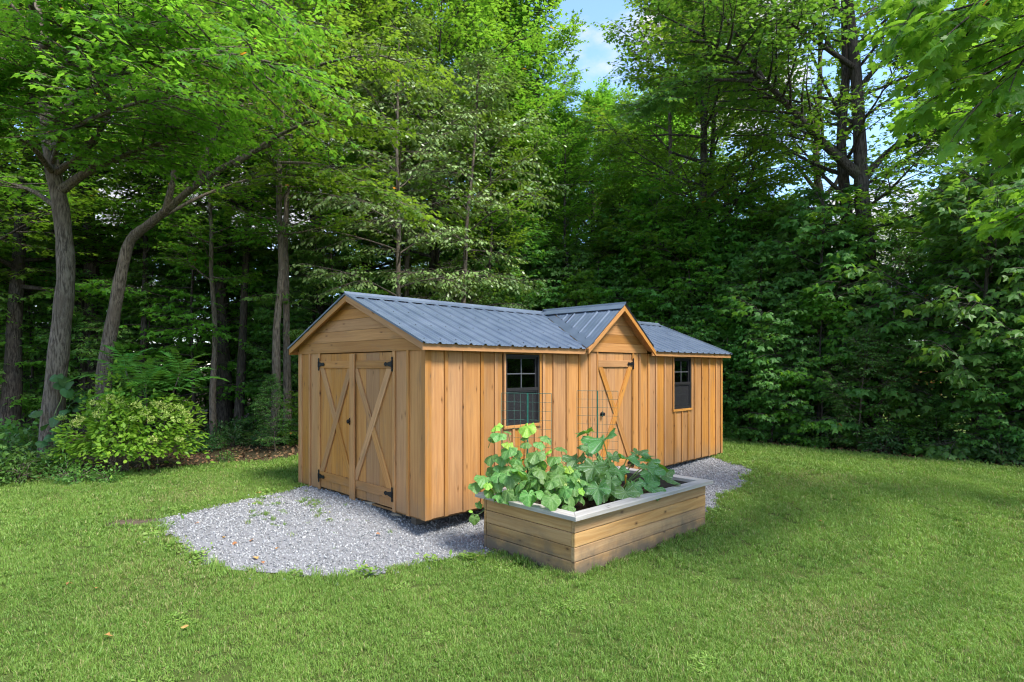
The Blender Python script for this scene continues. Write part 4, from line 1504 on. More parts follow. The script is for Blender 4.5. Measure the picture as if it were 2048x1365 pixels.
px_plant(K_SLIM[1], 549, 13.4, 0.3, 0.95, "slender_tree", "left one of two slender pale trunks beside the shed's gable end", group="slender trunks by the gable end")
px_plant(K_SLIM[2], 574, 13.9, 2.1, 0.90, "slender_tree", "right one of two slender pale trunks beside the shed's gable end", group="slender trunks by the gable end", tilt=(0.0, 0.02))
px_plant(K_SLIM[2], 428, 14.0, 4.0, 0.72, "slender_tree", "thin crooked stem standing between the sumac and the shed", tilt=(0.02, -0.01))
px_plant(K_MAPLE[0], 446, 16.2, 1.1, 1.05, "maple_tree", "dark straight trunk just behind the thin crooked stem")
px_plant(K_MAPLE[1], 640, 17.4, 2.0, 1.05, "maple_tree", "dark trunk leaning left above the shed's left roof edge", tilt=(0, -0.16))
px_plant(K_SLIM[0], 692, 17.6, 2.9, 1.1, "slender_tree", "dark upright trunk rising behind the peak of the shed gable")
px_plant(K_PALE[0], 800, 14.0, 0.4, 0.95, "pale_leaved_tree", "pale small-leaved tree drooping behind the middle of the roof")
px_plant(K_PALE[1], 905, 15.2, 2.2, 0.95, "pale_leaved_tree", "pale-leaved leaning tree right of the drooping one behind the roof", tilt=(0.03, 0.09))
px_plant(K_MAPLE[3], 1000, 21.0, 2.6, 1.12, "maple_tree", "tall light green maple left of the gap of blue sky")
px_plant(K_MAPLE[3], 760, 21.0, 5.0, 1.08, "maple_tree", "tall light green maple above the shed's left roof half")
px_plant(K_MAPLE[2], 1235, 29.0, 0.5, 1.06, "maple_tree", "round-topped maple standing under the gap of blue sky")
px_plant(K_SLIM[0], 1072, 20.5, 1.0, 1.12, "slender_tree", "slender tall tree forming the left border of the sky gap")
px_plant(K_SLIM[1], 1345, 17.5, 1.0, 1.05, "slender_tree", "slender tall tree forming the right border of the sky gap")
px_plant(K_MAPLE[0], 1420, 19.5, 3.6, 1.0, "maple_tree", "dense maple right of the gap of blue sky")

# ---- the woods round the yard
wr = np.random.default_rng(5)


def top_limit(x, y):
    """crowns stay below the gap of open sky behind the middle of the yard"""
    px = 1024 + FPX * x / y
    w = 3.0 * FPX / y
    if 1100 - w * 0.8 < px < 1285 + w * 0.45:
        return CAM_Z + (HOR - 155) / FPX * y
    return 99.0


def zone(x, y):
    px = 1024 + FPX * x / y
    for lim, nm in ((-60, "beyond the left edge of the picture"), (90, "left of the thick left trunk"), (200, "between the two big left trunks"), (330, "behind the sumac"), (430, "right of the sumac"), (540, "left of the slender pair of trunks"), (640, "right of the slender pair of trunks"),
                    (740, "behind the peak of the shed gable"), (860, "behind the drooping pale tree"), (980, "right of the drooping pale tree"), (1100, "behind the middle of the shed roof"), (1290, "under the gap of blue sky"),
                    (1400, "behind the far end of the roof"), (1560, "beyond the shed's far corner"), (1700, "left of the forked maple"), (1820, "behind the forked maple"), (2110, "right of the forked maple")):
        if px < lim: return nm
    return "beyond the right edge of the picture"


pts_used = [(-7.8, 10.2), (-8.2, 11.8)]


def scatter(n, kinds, inside, smin, smax, mind, H, name, what, cat="tree", rs=None):
    k = 0; tries = 0
    while k < n and tries < 6000:
        tries += 1
        x = wr.uniform(-30, 30); y = wr.uniform(5, 42)
        u, v = w2s(x, y)
        if not inside(u, v, x, y): continue
        if any((x - a) ** 2 + (y - b) ** 2 < mind ** 2 for a, b in pts_used): continue
        px = 1024 + FPX * x / y
        if px < 660 and y < (15.2 if H < 10 else 14.6): continue
        if 690 < px < 960 and y < 16.0: continue
        if name == 'distant_tree' and px < 800 and wr.uniform() < 0.35: continue
        s = wr.uniform(smin, smax) * (0.68 if name == 'distant_tree' and px < 800 else 1.0)
        lim = top_limit(x, y)
        if lim < H * s:
            s = lim / H
            if s < smin * 0.45: continue
        pts_used.append((x, y))
        zz = zone(x, y)
        plant(kinds[wr.integers(len(kinds))], x, y, wr.uniform(0, 6.28), s, name, what % zz, cat, name.replace("_", " ") + "s " + zz, tilt=(wr.normal(0, 0.02), wr.normal(0, 0.02)))
        k += 1


def woods_back(u, v, x, y):
    return v > 7.0 and v < 14.5 and u > -9 and u < 24 and abs(x / y) < 1.15


def woods_right(u, v, x, y):
    return 11.0 < u < 15.5 and -7 < v < 8 and abs(x / y) < 1.2


scatter(20, K_MAPLE + K_SLIM[:1], woods_back, 0.85, 1.2, 2.1, 15.0, "woodland_tree", "tall shaded woodland tree %s")
scatter(12, K_SLIM, woods_back, 0.7, 1.05, 1.3, 15.0, "woodland_pole_tree", "slender shaded woodland tree %s")
scatter(3, K_MAPLE, woods_right, 0.8, 1.05, 2.4, 15.0, "woodland_tree", "tall shaded woodland tree %s")
scatter(62, K_UNDER + K_SAP[:1], lambda u, v, x, y: 6.6 < v < 16 and -9 < u < 22 and abs(x / y) < 1.15, 0.55, 1.05, 1.15, 6.5, "understory_tree", "low maple sapling in the shade %s")
# far edge of the woods, closing the view between the trunks
scatter(34, K_MAPLE[:3] + K_UNDER, lambda u, v, x, y: v > 17 and v < 27 and abs(x / y) < 1.1 and y < 42, 0.6, 0.8, 1.9, 15.0, "distant_tree", "distant tree %s")
scatter(16, K_MAPLE[:3] + K_UNDER, lambda u, v, x, y: u > 22 and v < 17 and abs(x / y) < 1.1 and y < 42, 0.5, 0.85, 2.0, 15.0, "distant_tree", "distant tree %s")

# ---- more of the woods where the photograph is closed with leaves
def filler(lst, kinds, name, what):
    for i, (px, Y, s) in enumerate(lst):
        x = (px - 1024) / FPX * Y
        if abs(x / Y) > 1.2: continue
        plant(kinds[i % len(kinds)], x, Y, wr.uniform(0, 6.28), s, name, what % zone(x, Y), "tree", name.replace("_", " ") + "s " + zone(x, Y), tilt=(wr.normal(0, .02), wr.normal(0, .02)))


filler([(15, 14.5, 1.0), (-70, 13.0, .95), (60, 19, 1.1), (165, 16.5, 1.0), (335, 17, .95), (-20, 21, 1.1)], K_MAPLE[:3], "woodland_tree", "tall shaded woodland tree %s")
filler([(20, 16, .9), (70, 15.5, .8), (120, 18, 1.0), (175, 15.8, .7), (230, 17, .9), (280, 15.6, .75), (330, 18.5, 1.0), (390, 17, .85), (-40, 15, .9), (-90, 17, 1.0), (480, 18, .9), (520, 20, 1.0), (590, 18.5, .9), (650, 20, 1.0), (40, 20, 1.1), (150, 21, 1.1), (290, 22, 1.1), (430, 21.5, 1.1)], K_UNDER, "understory_tree", "low maple sapling in the shade %s")
filler([(1330, 17.5, .95), (1400, 16.2, .85), (1470, 17.0, 1.0), (1530, 15.8, .85), (1590, 16.6, .95), (1640, 15.6, .75), (1290, 19, 1.0), (1220, 20, .95), (1150, 20.5, .9), (1090, 19.5, .85), (1860, 14.5, .75), (1960, 13.5, .8), (2040, 13.0, .85)], K_SAPL, "understory_tree", "leafy young maple %s")

# ---- the wall of maple saplings along the right-hand edge of the lawn
pos = ["nearest the right edge of the picture", "standing against the lawn"]
sp = []
for v in np.arange(-12.5, 5.9, 0.78):  # the unseen stretch past the right edge is added to darken window reflections
    for row, (u0, smin, smax) in enumerate(((10.15, 0.42, 0.72), (11.0, 0.6, 1.25), (12.1, 0.8, 1.5))):
        uu = u0 + wr.uniform(-0.25, 0.3); vv = v + wr.uniform(-0.3, 0.3)
        x, y = s2w(uu, vv)
        s = wr.uniform(smin, smax)
        if 1775 < 1024 + FPX * x / y < 1905:
            if row > 0: continue
            s = 0.24
        sp.append((row, x, y, s))
def place_of(x, y):
    px = 1024 + FPX * x / y
    for lim, nm in ((1480, "beside the shed's far corner"), (1560, "just past the shed's far corner"), (1640, "below the second trunk"), (1720, "just left of the forked maple"), (1800, "just right of the forked maple"),
                    (1880, "in front of the hut"), (1960, "right of the hut"), (2060, "at the right edge of the picture")):
        if px < lim: return nm
    return "beyond the right edge of the picture"


for row, x, y, s in sp:
    zn = ("low maple sapling, front of the thicket ", "maple sapling, middle of the thicket ", "tall maple sapling, back of the thicket ")[row] + place_of(x, y)
    plant(K_SAP[wr.integers(5)], x, y, wr.uniform(0, 6.28), s, "maple_sapling", zn, "sapling", ("front row of the thicket", "middle of the thicket", "back of the thicket")[row], tilt=(wr.normal(0, 0.04), wr.normal(0, 0.04)))
# saplings behind the shed and at the back edge of the lawn
for i, (u, v, s) in enumerate([(8.9, 6.4, 0.8), (8.0, 7.2, 1.0), (7.1, 6.5, 0.75), (9.8, 5.4, 0.9), (6.2, 7.1, 0.9), (5.2, 6.6, 0.7), (4.2, 7.3, 0.6), (3.2, 6.8, 0.5), (2.1, 7.0, 0.4), (1.2, 6.7, 0.3), (10.4, 6.3, 1.1), (9.2, 7.9, 1.2)]):
    x, y = s2w(u, v)
    plant(K_SAP[i % 5], x, y, wr.uniform(0, 6.28), s, "maple_sapling", "dark sapling at the wood's edge " + zone(x, y), "sapling", "saplings behind the shed")

# ------------------------------------------------------------------ instancing helper for stuff
def instancer(name, pts, rot, scl, idx, attrs, sources, label, cat=None):
    """one object: the source meshes set out on points by geometry nodes"""
    src = bpy.data.collections.new(name + "_pieces")
    for i, me in enumerate(sources):
        src.objects.link(bpy.data.objects.new("%s_piece_%02d" % (name, i), me))
    me = bpy.data.meshes.new(name)
    n = len(pts)
    me.vertices.add(n); me.vertices.foreach_set("co", np.ascontiguousarray(pts, np.float32).ravel())
    a = me.attributes.new("rot", 'FLOAT_VECTOR', 'POINT'); a.data.foreach_set("vector", np.ascontiguousarray(rot, np.float32).ravel())
    a = me.attributes.new("scl", 'FLOAT_VECTOR', 'POINT'); a.data.foreach_set("vector", np.ascontiguousarray(scl, np.float32).ravel())
    a = me.attributes.new("idx", 'INT', 'POINT'); a.data.foreach_set("value", np.ascontiguousarray(idx, np.int32))
    for k, v in attrs.items():
        a = me.attributes.new(k, 'FLOAT', 'POINT'); a.data.foreach_set("value", np.ascontiguousarray(v, np.float32))
    me.update()
    ng = bpy.data.node_groups.new(name + "_nodes", 'GeometryNodeTree')
    ng.interface.new_socket("Geometry", in_out='INPUT', socket_type='NodeSocketGeometry')
    ng.interface.new_socket("Geometry", in_out='OUTPUT', socket_type='NodeSocketGeometry')
    gi = ng.nodes.new("NodeGroupInput"); go = ng.nodes.new("NodeGroupOutput")
    ip = ng.nodes.new("GeometryNodeInstanceOnPoints")
    ci = ng.nodes.new("GeometryNodeCollectionInfo")
    ci.inputs["Collection"].default_value = src
    ci.inputs["Separate Children"].default_value = True
    ci.inputs["Reset Children"].default_value = True
    L = ng.links.new

    def named(nm, ty):
        x = ng.nodes.new("GeometryNodeInputNamedAttribute"); x.data_type = ty; x.inputs["Name"].default_value = nm
        return x.outputs["Attribute"]
    L(gi.outputs[0], ip.inputs["Points"]); L(ci.outputs[0], ip.inputs["Instance"])
    ip.inputs["Pick Instance"].default_value = True
    L(named("idx", 'INT'), ip.inputs["Instance Index"])
    er = ng.nodes.new("FunctionNodeEulerToRotation")
    L(named("rot", 'FLOAT_VECTOR'), er.inputs[0]); L(er.outputs[0], ip.inputs["Rotation"])
    L(named("scl", 'FLOAT_VECTOR'), ip.inputs["Scale"])
    L(ip.outputs[0], go.inputs[0])
    o = link(bpy.data.objects.new(name, me))
    md = o.modifiers.new("set_out", 'NODES'); md.node_group = ng
    tag(o, label, cat, None, "stuff")
    return o


# ------------------------------------------------------------------ grass
def tuft(seed, nb, rad, h0, h1, w):
    r = np.random.default_rng(seed)
    V = []; T = []
    for i in range(nb):
        a = r.uniform(0, 6.28); q = rad * math.sqrt(r.uniform())
        x, y = q * math.cos(a), q * math.sin(a)
        h = r.uniform(h0, h1); az = r.uniform(0, 6.28); ln = abs(r.normal(0.35, 0.35))
        fx, fy = math.cos(az), math.sin(az)
        sx, sy = -fy * w / 2, fx * w / 2
        b = len(V)
        m = 0.55
        V += [(x - sx, y - sy, -0.006), (x + sx, y + sy, -0.006),
              (x - sx * .9 + fx * ln * h * .25, y - sy * .9 + fy * ln * h * .25, h * m), (x + sx * .9 + fx * ln * h * .25, y + sy * .9 + fy * ln * h * .25, h * m),
              (x + fx * ln * h, y + fy * ln * h, h * max(0.5, 1 - 0.25 * ln))]
        T += [(b, b + 1, b + 3), (b, b + 3, b + 2), (b + 2, b + 3, b + 4)]
    return tri_mesh("grass_tuft", np.array(V), np.array(T), M['grass'])


TUFTS = [tuft(i, 75, 0.085, 0.022, 0.052, 0.0042) for i in range(4)] + [tuft(20 + i, 60, 0.10, 0.025, 0.058, 0.0065) for i in range(3)]
# 7: broad-leaved weed, 8: taller ragged tuft
def weed_tuft(seed):
    r = np.random.default_rng(seed)
    n = 46
    P = np.stack([r.normal(0, .06, n), r.normal(0, .06, n), r.uniform(.005, .05, n)], 1)
    D = np.stack([r.normal(0, 1, n), r.normal(0, 1, n), r.uniform(.1, .7, n)], 1)
    N = np.stack([r.normal(0, .4, n), r.normal(0, .4, n), np.ones(n)], 1)
    V, T = leaf_arrays(P, D, N, r.uniform(.025, .05, n), L_OVAL)
    return tri_mesh("weed_tuft", V, T, M['grass'])


TUFTS.append(weed_tuft(5))
TUFTS.append(tuft(40, 40, 0.05, 0.05, 0.12, 0.005))
gr = np.random.default_rng(12)
DIRT = ray_ground(268, 1048)
o = link(bpy.data.objects.new("dirt_patch", sheet("dirt_patch", np.arange(DIRT[0] - .4, DIRT[0] + .4, .04), np.arange(DIRT[1] - .3, DIRT[1] + .3, .04), lambda x, y: ((x - DIRT[0]) / .33) ** 2 + ((y - DIRT[1]) / .2) ** 2 < 1, 0.012, M['dirt'])))
tag(o, "small bare patch of soil in the lawn left of the gravel", None, None, "structure")
GP = []; GR = []; GS = []; GI = []; GT = []; GD = []
for y0, y1, dens, fam, sc in ((2.2, 5.6, 250, (0, 4), 1.0), (5.6, 9.5, 165, (0, 7), 1.12), (9.5, 18.0, 105, (4, 7), 1.3)):
    area = (y1 - y0) * 2 * 1.1 * (y1 + 1.8)
    n = int(area * dens)
    y = gr.uniform(y0, y1, n); x = gr.uniform(-1, 1, n) * 1.1 * (y1 + 1.8)
    k = np.abs(x) < 1.05 * y + 2.0
    x, y = x[k], y[k]
    k = in_lawn(x, y) & ~in_shed(x, y, -0.05) & ~in_planter(x, y, -0.01)
    x, y = x[k], y[k]
    g = in_gravel(x, y)
    k = ~g & (((x - DIRT[0]) / .30) ** 2 + ((y - DIRT[1]) / .17) ** 2 + 0.5 * noise2(x, y, .15, 3) > 1 - 0.3 * gr.uniform(size=len(x)))
    x, y = x[k], y[k]
    n = len(x)
    u, v = w2s(x, y)
    pat = 0.5 + 0.5 * noise2(x, y, 0.9, 0.3)
    pat2 = 0.5 + 0.5 * noise2(x, y, 0.33, 5.3)
    dry = np.clip(0.07 + 0.26 * sstep(0.6, 0.95, 0.5 + 0.5 * noise2(x, y, 1.25, 7.7)) + 0.12 * sstep(0.6, 0.9, pat2), 0, 0.8)
    stripe = np.sin(2 * math.pi * np.hypot(x - 1.0, y - 8.6) / 0.95) * sstep(0.5, 2.5, x) + np.sin(2 * math.pi * (x * 0.8 + y * 0.6) / 1.1) * (1 - sstep(0.5, 2.5, x)) * 0.6     # mowing lanes bend round the yard
    tint = np.clip(0.22 + 0.46 * pat + 0.28 * pat2 + (0.10 + 0.12 * sstep(0.5, 3.0, x)) * stripe + gr.normal(0, 0.10, n), 0, 1)  # lane stripes in the tint paint how light catches the leaning blades
    lean = 0.30 * np.sign(stripe) * np.minimum(1, np.abs(stripe) * 2)
    GP.append(np.stack([x, y, ground_z(x, y) + 0.006], 1))
    GR.append(np.stack([lean + gr.normal(0, 0.1, n), gr.normal(0, 0.1, n), gr.uniform(0, 6.28, n)], 1))
    s = sc * gr.uniform(0.8, 1.2, n)
    GS.append(np.stack([s, s, s * (0.54 + 0.36 * pat2)], 1))
    ix = gr.integers(fam[0], fam[1], n)
    weedy = (noise2(x, y, 0.45, 9.1) > 0.52) & (gr.uniform(size=n) < 0.15) & (x < 2.0)
    ix = np.where(weedy, 7, ix)
    tint = np.where(weedy, np.clip(tint + 0.2, 0, 1), tint)
    GS[-1] = np.where(weedy[:, None], GS[-1] * [.62, .62, .8], GS[-1])
    GI.append(ix); GT.append(tint); GD.append(np.where(weedy, 0.02, dry))
# bright ragged growth along the gravel's edge and round the foot of the planter
n = 5200
x = gr.uniform(-5, 4.4, n); y = gr.uniform(4.2, 12.2, n)
edge = in_gravel(x, y, 0.16) ^ in_gravel(x, y, -0.03)
k = edge & in_lawn(x, y) & ~in_shed(x, y, 0.05) & ~in_planter(x, y, 0.02) & (noise2(x, y, 0.3, 2.2) > -0.25)
x, y = x[k], y[k]
n = len(x)
GP.append(np.stack([x, y, ground_z(x, y) + 0.01], 1)); GR.append(np.stack([gr.normal(0, .2, n), gr.normal(0, .2, n), gr.uniform(0, 6.28, n)], 1))
s = gr.uniform(0.7, 1.35, n); GS.append(np.stack([s, s, s], 1)); GI.append(gr.choice([7, 8, 0], n, p=[.28, .22, .5])); GT.append(gr.uniform(0.5, 1, n)); GD.append(gr.uniform(0, .15, n))
# tufts in the gravel by the double door
n = 150
u = gr.normal(-0.75, 0.35, n); v = gr.normal(1.7, 0.6, n)
p = SHED_C + u[:, None] * EU + v[:, None] * EV
x, y = p[:, 0], p[:, 1]
k = (u < -0.15) & (noise2(x, y, 0.18, 1.0) > 0.05)
x, y = x[k], y[k]; n = len(x)
GP.append(np.stack([x, y, ground_z(x, y) + 0.012], 1)); GR.append(np.stack([gr.normal(0, .2, n), gr.normal(0, .2, n), gr.uniform(0, 6.28, n)], 1))
s = gr.uniform(0.3, 0.75, n); GS.append(np.stack([s, s, s * .8], 1)); GI.append(gr.choice([7, 0, 8], n)); GT.append(gr.uniform(0.15, .7, n)); GD.append(gr.uniform(0, .3, n))
# foot of the planter: longer stalks
t = gr.uniform(0, 1, 150)
aa = np.concatenate([t[:90] * PL_L, np.full(60, 0.045)]); bb = np.concatenate([np.full(90, 0.045), t[90:] * PL_W])
aa = aa + gr.normal(0, .02, 150); bb = bb + gr.normal(0, .02, 150)
p = PL_N + aa[:, None] * PE1 + bb[:, None] * PE2
x, y = p[:, 0], p[:, 1]; k = ~in_planter(x, y, 0.015) & ~in_gravel(x, y)
x, y = x[k], y[k]; n = len(x)
GP.append(np.stack([x, y, ground_z(x, y)], 1)); GR.append(np.stack([gr.normal(0, .15, n), gr.normal(0, .15, n), gr.uniform(0, 6.28, n)], 1))
s = gr.uniform(0.5, 1.0, n); GS.append(np.stack([s, s, s], 1)); GI.append(np.full(n, 8)); GT.append(gr.uniform(0.1, .7, n)); GD.append(gr.uniform(0, .4, n))
GP = np.concatenate(GP)
instancer("lawn_grass", GP, np.concatenate(GR), np.concatenate(GS), np.concatenate(GI), {"tint": np.concatenate(GT), "dry": np.concatenate(GD)}, TUFTS, "short mown green grass covering the yard", "grass")

# ------------------------------------------------------------------ gravel stones
def stone(seed):
    r = np.random.default_rng(seed)
    bm = bmesh.new()
    bmesh.ops.create_icosphere(bm, subdivisions=1, radius=1.0)
    V = np.array([v.co[:] for v in bm.verts]); T = np.array([[v.index for v in f.verts] for f in bm.faces])
    bm.free()
    V = V * r.uniform(0.7, 1.2, (len(V), 1)) * np.array([1.15, 0.85, 0.62])
    return tri_mesh("stone", V, T, M['stone'])


STONES = [stone(i) for i in range(6)]
n = 120000
x = gr.uniform(-4.9, 5.2, n); y = gr.uniform(4.3, 12.4, n)
k = in_gravel(x, y) & ~in_shed(x, y, -0.7) & ~in_planter(x, y, -0.02)
x, y = x[k], y[k]
d = np.hypot(x, y)
k = gr.uniform(size=len(x)) < np.clip(1.5 - d / 14, 0.5, 1)
x, y, d = x[k], y[k], d[k]
# scattered strays in the grass beside the pad
n2 = 900
xs = gr.uniform(-4.9, 5.2, n2 * 6); ys = gr.uniform(4.3, 12.4, n2 * 6)
k = in_gravel(xs, ys, 0.22) & ~in_gravel(xs, ys) & ~in_planter(xs, ys, 0.0)
x = np.concatenate([x, xs[k][:n2]]); y = np.concatenate([y, ys[k][:n2]])
n = len(x); d = np.hypot(x, y)
s = gr.uniform(0.006, 0.0145, n) * (0.85 + d / 40) * np.where(gr.uniform(size=n) < 0.02, 1.5, 1)
instancer("gravel_stones", np.stack([x, y, ground_z(x, y) + 0.016 + gr.uniform(-.003, .007, n)], 1), gr.uniform(-3.1, 3.1, (n, 3)), np.stack([s, s, s], 1), gr.integers(0, 6, n),
          {"tint": np.clip(gr.normal(0.42, 0.24, n), 0, 1)}, STONES, "loose grey crushed stone covering the pad round the shed", "gravel")

# ------------------------------------------------------------------ leaf litter at the edge of the woods
def litter_leaf(seed):
    r = np.random.default_rng(seed)
    V, T = leaf_arrays(np.zeros((1, 3)), np.array([[0, 1, .1]]), np.array([[.1, 0, 1.0]]), np.array([1.0]), L_MAPLE)
    V = V + np.stack([np.zeros(len(V)), np.zeros(len(V)), r.uniform(0, .25, len(V))], 1)
    return tri_mesh("litter_leaf", V, T, M['litter'])


LIT = [litter_leaf(i) for i in range(3)]
n = 26000
u = gr.uniform(-9, 11.5, n); v = gr.uniform(-8, 8.5, n)
k = ((u > 9.3) & (u < 11.3)) | ((v > 5.6) & (v < 7.8))
u, v = u[k], v[k]
p = SHED_C + u[:, None] * EU + v[:, None] * EV
x, y = p[:, 0], p[:, 1]
k = ~in_lawn(x, y) & (np.abs(x) < 1.1 * y) | (in_lawn(x, y) & (gr.uniform(size=len(x)) < 0.03) & ~in_lawn(x + .35 * EU[0], y + .35 * EU[1]))
x, y = x[k], y[k]; n = len(x)
s = gr.uniform(.04, .085, n)
instancer("leaf_litter", np.stack([x, y, ground_z(x, y) + 0.012 + gr.uniform(0, .02, n)], 1), np.stack([gr.normal(0, .45, n), gr.normal(0, .45, n), gr.uniform(0, 6.28, n)], 1), np.stack([s, s, s], 1), gr.integers(0, 3, n), {}, LIT,
          "brown fallen leaves along the foot of the woods", "leaf litter")

# ------------------------------------------------------------------ single dry leaves on lawn and gravel
fm = []
for i in range(2):
    V, T = leaf_arrays(np.zeros((1, 3)), np.array([[0, 1, .05]]), np.array([[0, .1, 1.0]]), np.array([1.0]), L_MAPLE)
    V[:, 2] += np.random.default_rng(i).uniform(0.02, .3, len(V))
    fm.append(tri_mesh("fallen_leaf", V, T, M['fallen']))
FL = [(395, 1046, "gravel, leftmost of them"), (444, 1076, "gravel in the middle of the pad"), (466, 1087, "gravel beside a weed"), (504, 1082, "gravel left of the double door"), (507, 1118, "gravel near the front edge of the pad, larger and pinkish"),
      (550, 1099, "gravel in front of the left door leaf"), (523, 1127, "grass edge in front of the gravel"), (759, 1069, "gravel in front of the shed's near corner"), (520, 990, "grass behind the gravel, largest of them"), (372, 1263, "lawn at lower left, orange and curled"),
      (216, 1280, "lawn at far lower left"), (133, 1168, "lawn left of the gravel"), (197, 1177, "lawn a step left of the gravel"), (1637, 1045, "lawn right of the planter")]
for i, (px, py, wh) in enumerate(FL):
    x, y = ray_ground(px, py, 0.03)
    o = link(bpy.data.objects.new("fallen_leaf", fm[i % 2]))
    o.location = (x, y, gz(x, y) + (0.03 if "gravel" in wh and "behind" not in wh else 0.05))
    o.rotation_euler = (gr.normal(0, .2), gr.normal(0, .2), gr.uniform(0, 6.28))
    s = 0.07 if "larg" in wh else gr.uniform(0.04, 0.06)
    o.scale = (s, s, s)
    tag(o, "dry orange-brown leaf on the " + wh, "fallen leaf", "dry leaves on lawn and gravel")

# flat stones at the shed's door sill
for i, (px, py, a, lab) in enumerate(((747, 1009, 0.16, "flat pale stone in the gravel below the right door leaf"), (790, 1032, 0.12, "rough tan stone at the gravel's edge under the shed's near end"))):
    x, y = ray_ground(px, py)
    o = link(bpy.data.objects.new("flat_stone", tri_mesh("flat_stone", np.array([v.co[:] for v in STONES[i].vertices]) * [1, .7, .35], np.array([p.vertices[:] for p in STONES[i].polygons]), mat_plain("tan_stone_%s" % ("pale", "rough")[i], (0.36, 0.30, 0.23), 0.9))))
    o.location = (x, y, gz(x, y) + 0.02); o.scale = (a, a, a); o.rotation_euler = (0.05, 0.1, ANG + 1.6)
    tag(o, lab, "stone")

# ------------------------------------------------------------------ vegetables in the planter
def big_leaf(seed, lobes, depth, mat, cup=0.15, teeth=0.03, n=44, rings=4, fold=0.0):
    """a broad lobed leaf, stalk at the origin, tip along +Y, one unit long"""
    r = np.random.default_rng(seed)
    out = []
    for k in range(n):
        a = -math.pi + 2 * math.pi * (k + 0.5) / n            # angle from +Y
        notch = 1.0 - 0.75 * math.exp(-((abs(a) - math.pi) / 0.32) ** 2)
        lob = 1 - depth * (0.5 - 0.5 * math.cos(lobes * a)) * (0.4 + 0.6 * math.cos(a / 2) ** 2)
        rad = (0.50 + 0.14 * math.cos(a)) * notch * lob * (1 + teeth * math.sin(k * 2.9) + r.normal(0, 0.02))
        out.append((rad * math.sin(a), rad * math.cos(a)))
    V = [(0, 0, 0)]; F = []
    ph = r.uniform(0, 6)
    for i in range(1, rings + 1):
        f = i / rings
        for k in range(n):
            x, y = out[k][0] * f, out[k][1] * f
            a = math.atan2(x, y)
            z = -cup * f * f + 0.05 * f * math.sin(lobes * a + ph) + 0.03 * f * math.sin(3 * x * 6 + ph) - fold * abs(x) + 0.04 * f * f * math.sin(2 * a + ph)
            V.append((x, y, z))
    for k in range(n - 1):
        F.append((0, 1 + k, 2 + k))
    for i in range(rings - 1):
        for k in range(n - 1):
            a = 1 + i * n + k; F.append((a, a + n, a + n + 1)); F.append((a, a + n + 1, a + 1))
    return tri_mesh("leaf", np.array(V), np.array(F)[:, ::-1], mat, True)


CUKE = [big_leaf(i, 5, 0.16, M['cuke'], 0.16, 0.02, 38, 3) for i in range(4)] + [big_leaf(9, 5, 0.2, M['cuke_young'], 0.12, 0.02, 38, 3)]
ZUKE = [big_leaf(20 + i, 5, 0.42, M['zuke'], 0.02, 0.06, 48, 4, -0.30) for i in range(3)]


def put_leaf(parent, me, pos, size, yaw, pitch, roll=0.0):
    """pitch 0: lying flat; positive: the tip hangs down"""
    o = bpy.data.objects.new("leaf", me)
    R = Matrix.Rotation(yaw, 4, 'Z') @ Matrix.Rotation(-pitch, 4, 'X') @ Matrix.Rotation(roll, 4, 'Y')
    o.matrix_basis = Matrix.Translation(Vector(pos)) @ R @ Matrix.Scale(size, 4)
    return link(o, parent)


def stalk(parent, pts, r0, r1, name="stem", mat=None):
    P = smooth_path(pts, 4)
    mb = MB(); mb.tube([tuple(p) for p in P], list(np.linspace(r0, r1, len(P))), 6)
    return mb.build(name, mat or M['stem'], parent, True)


vr_ = np.random.default_rng(77)


def from_px(px, py, Y):
    return np.array(at(px, py, Y))


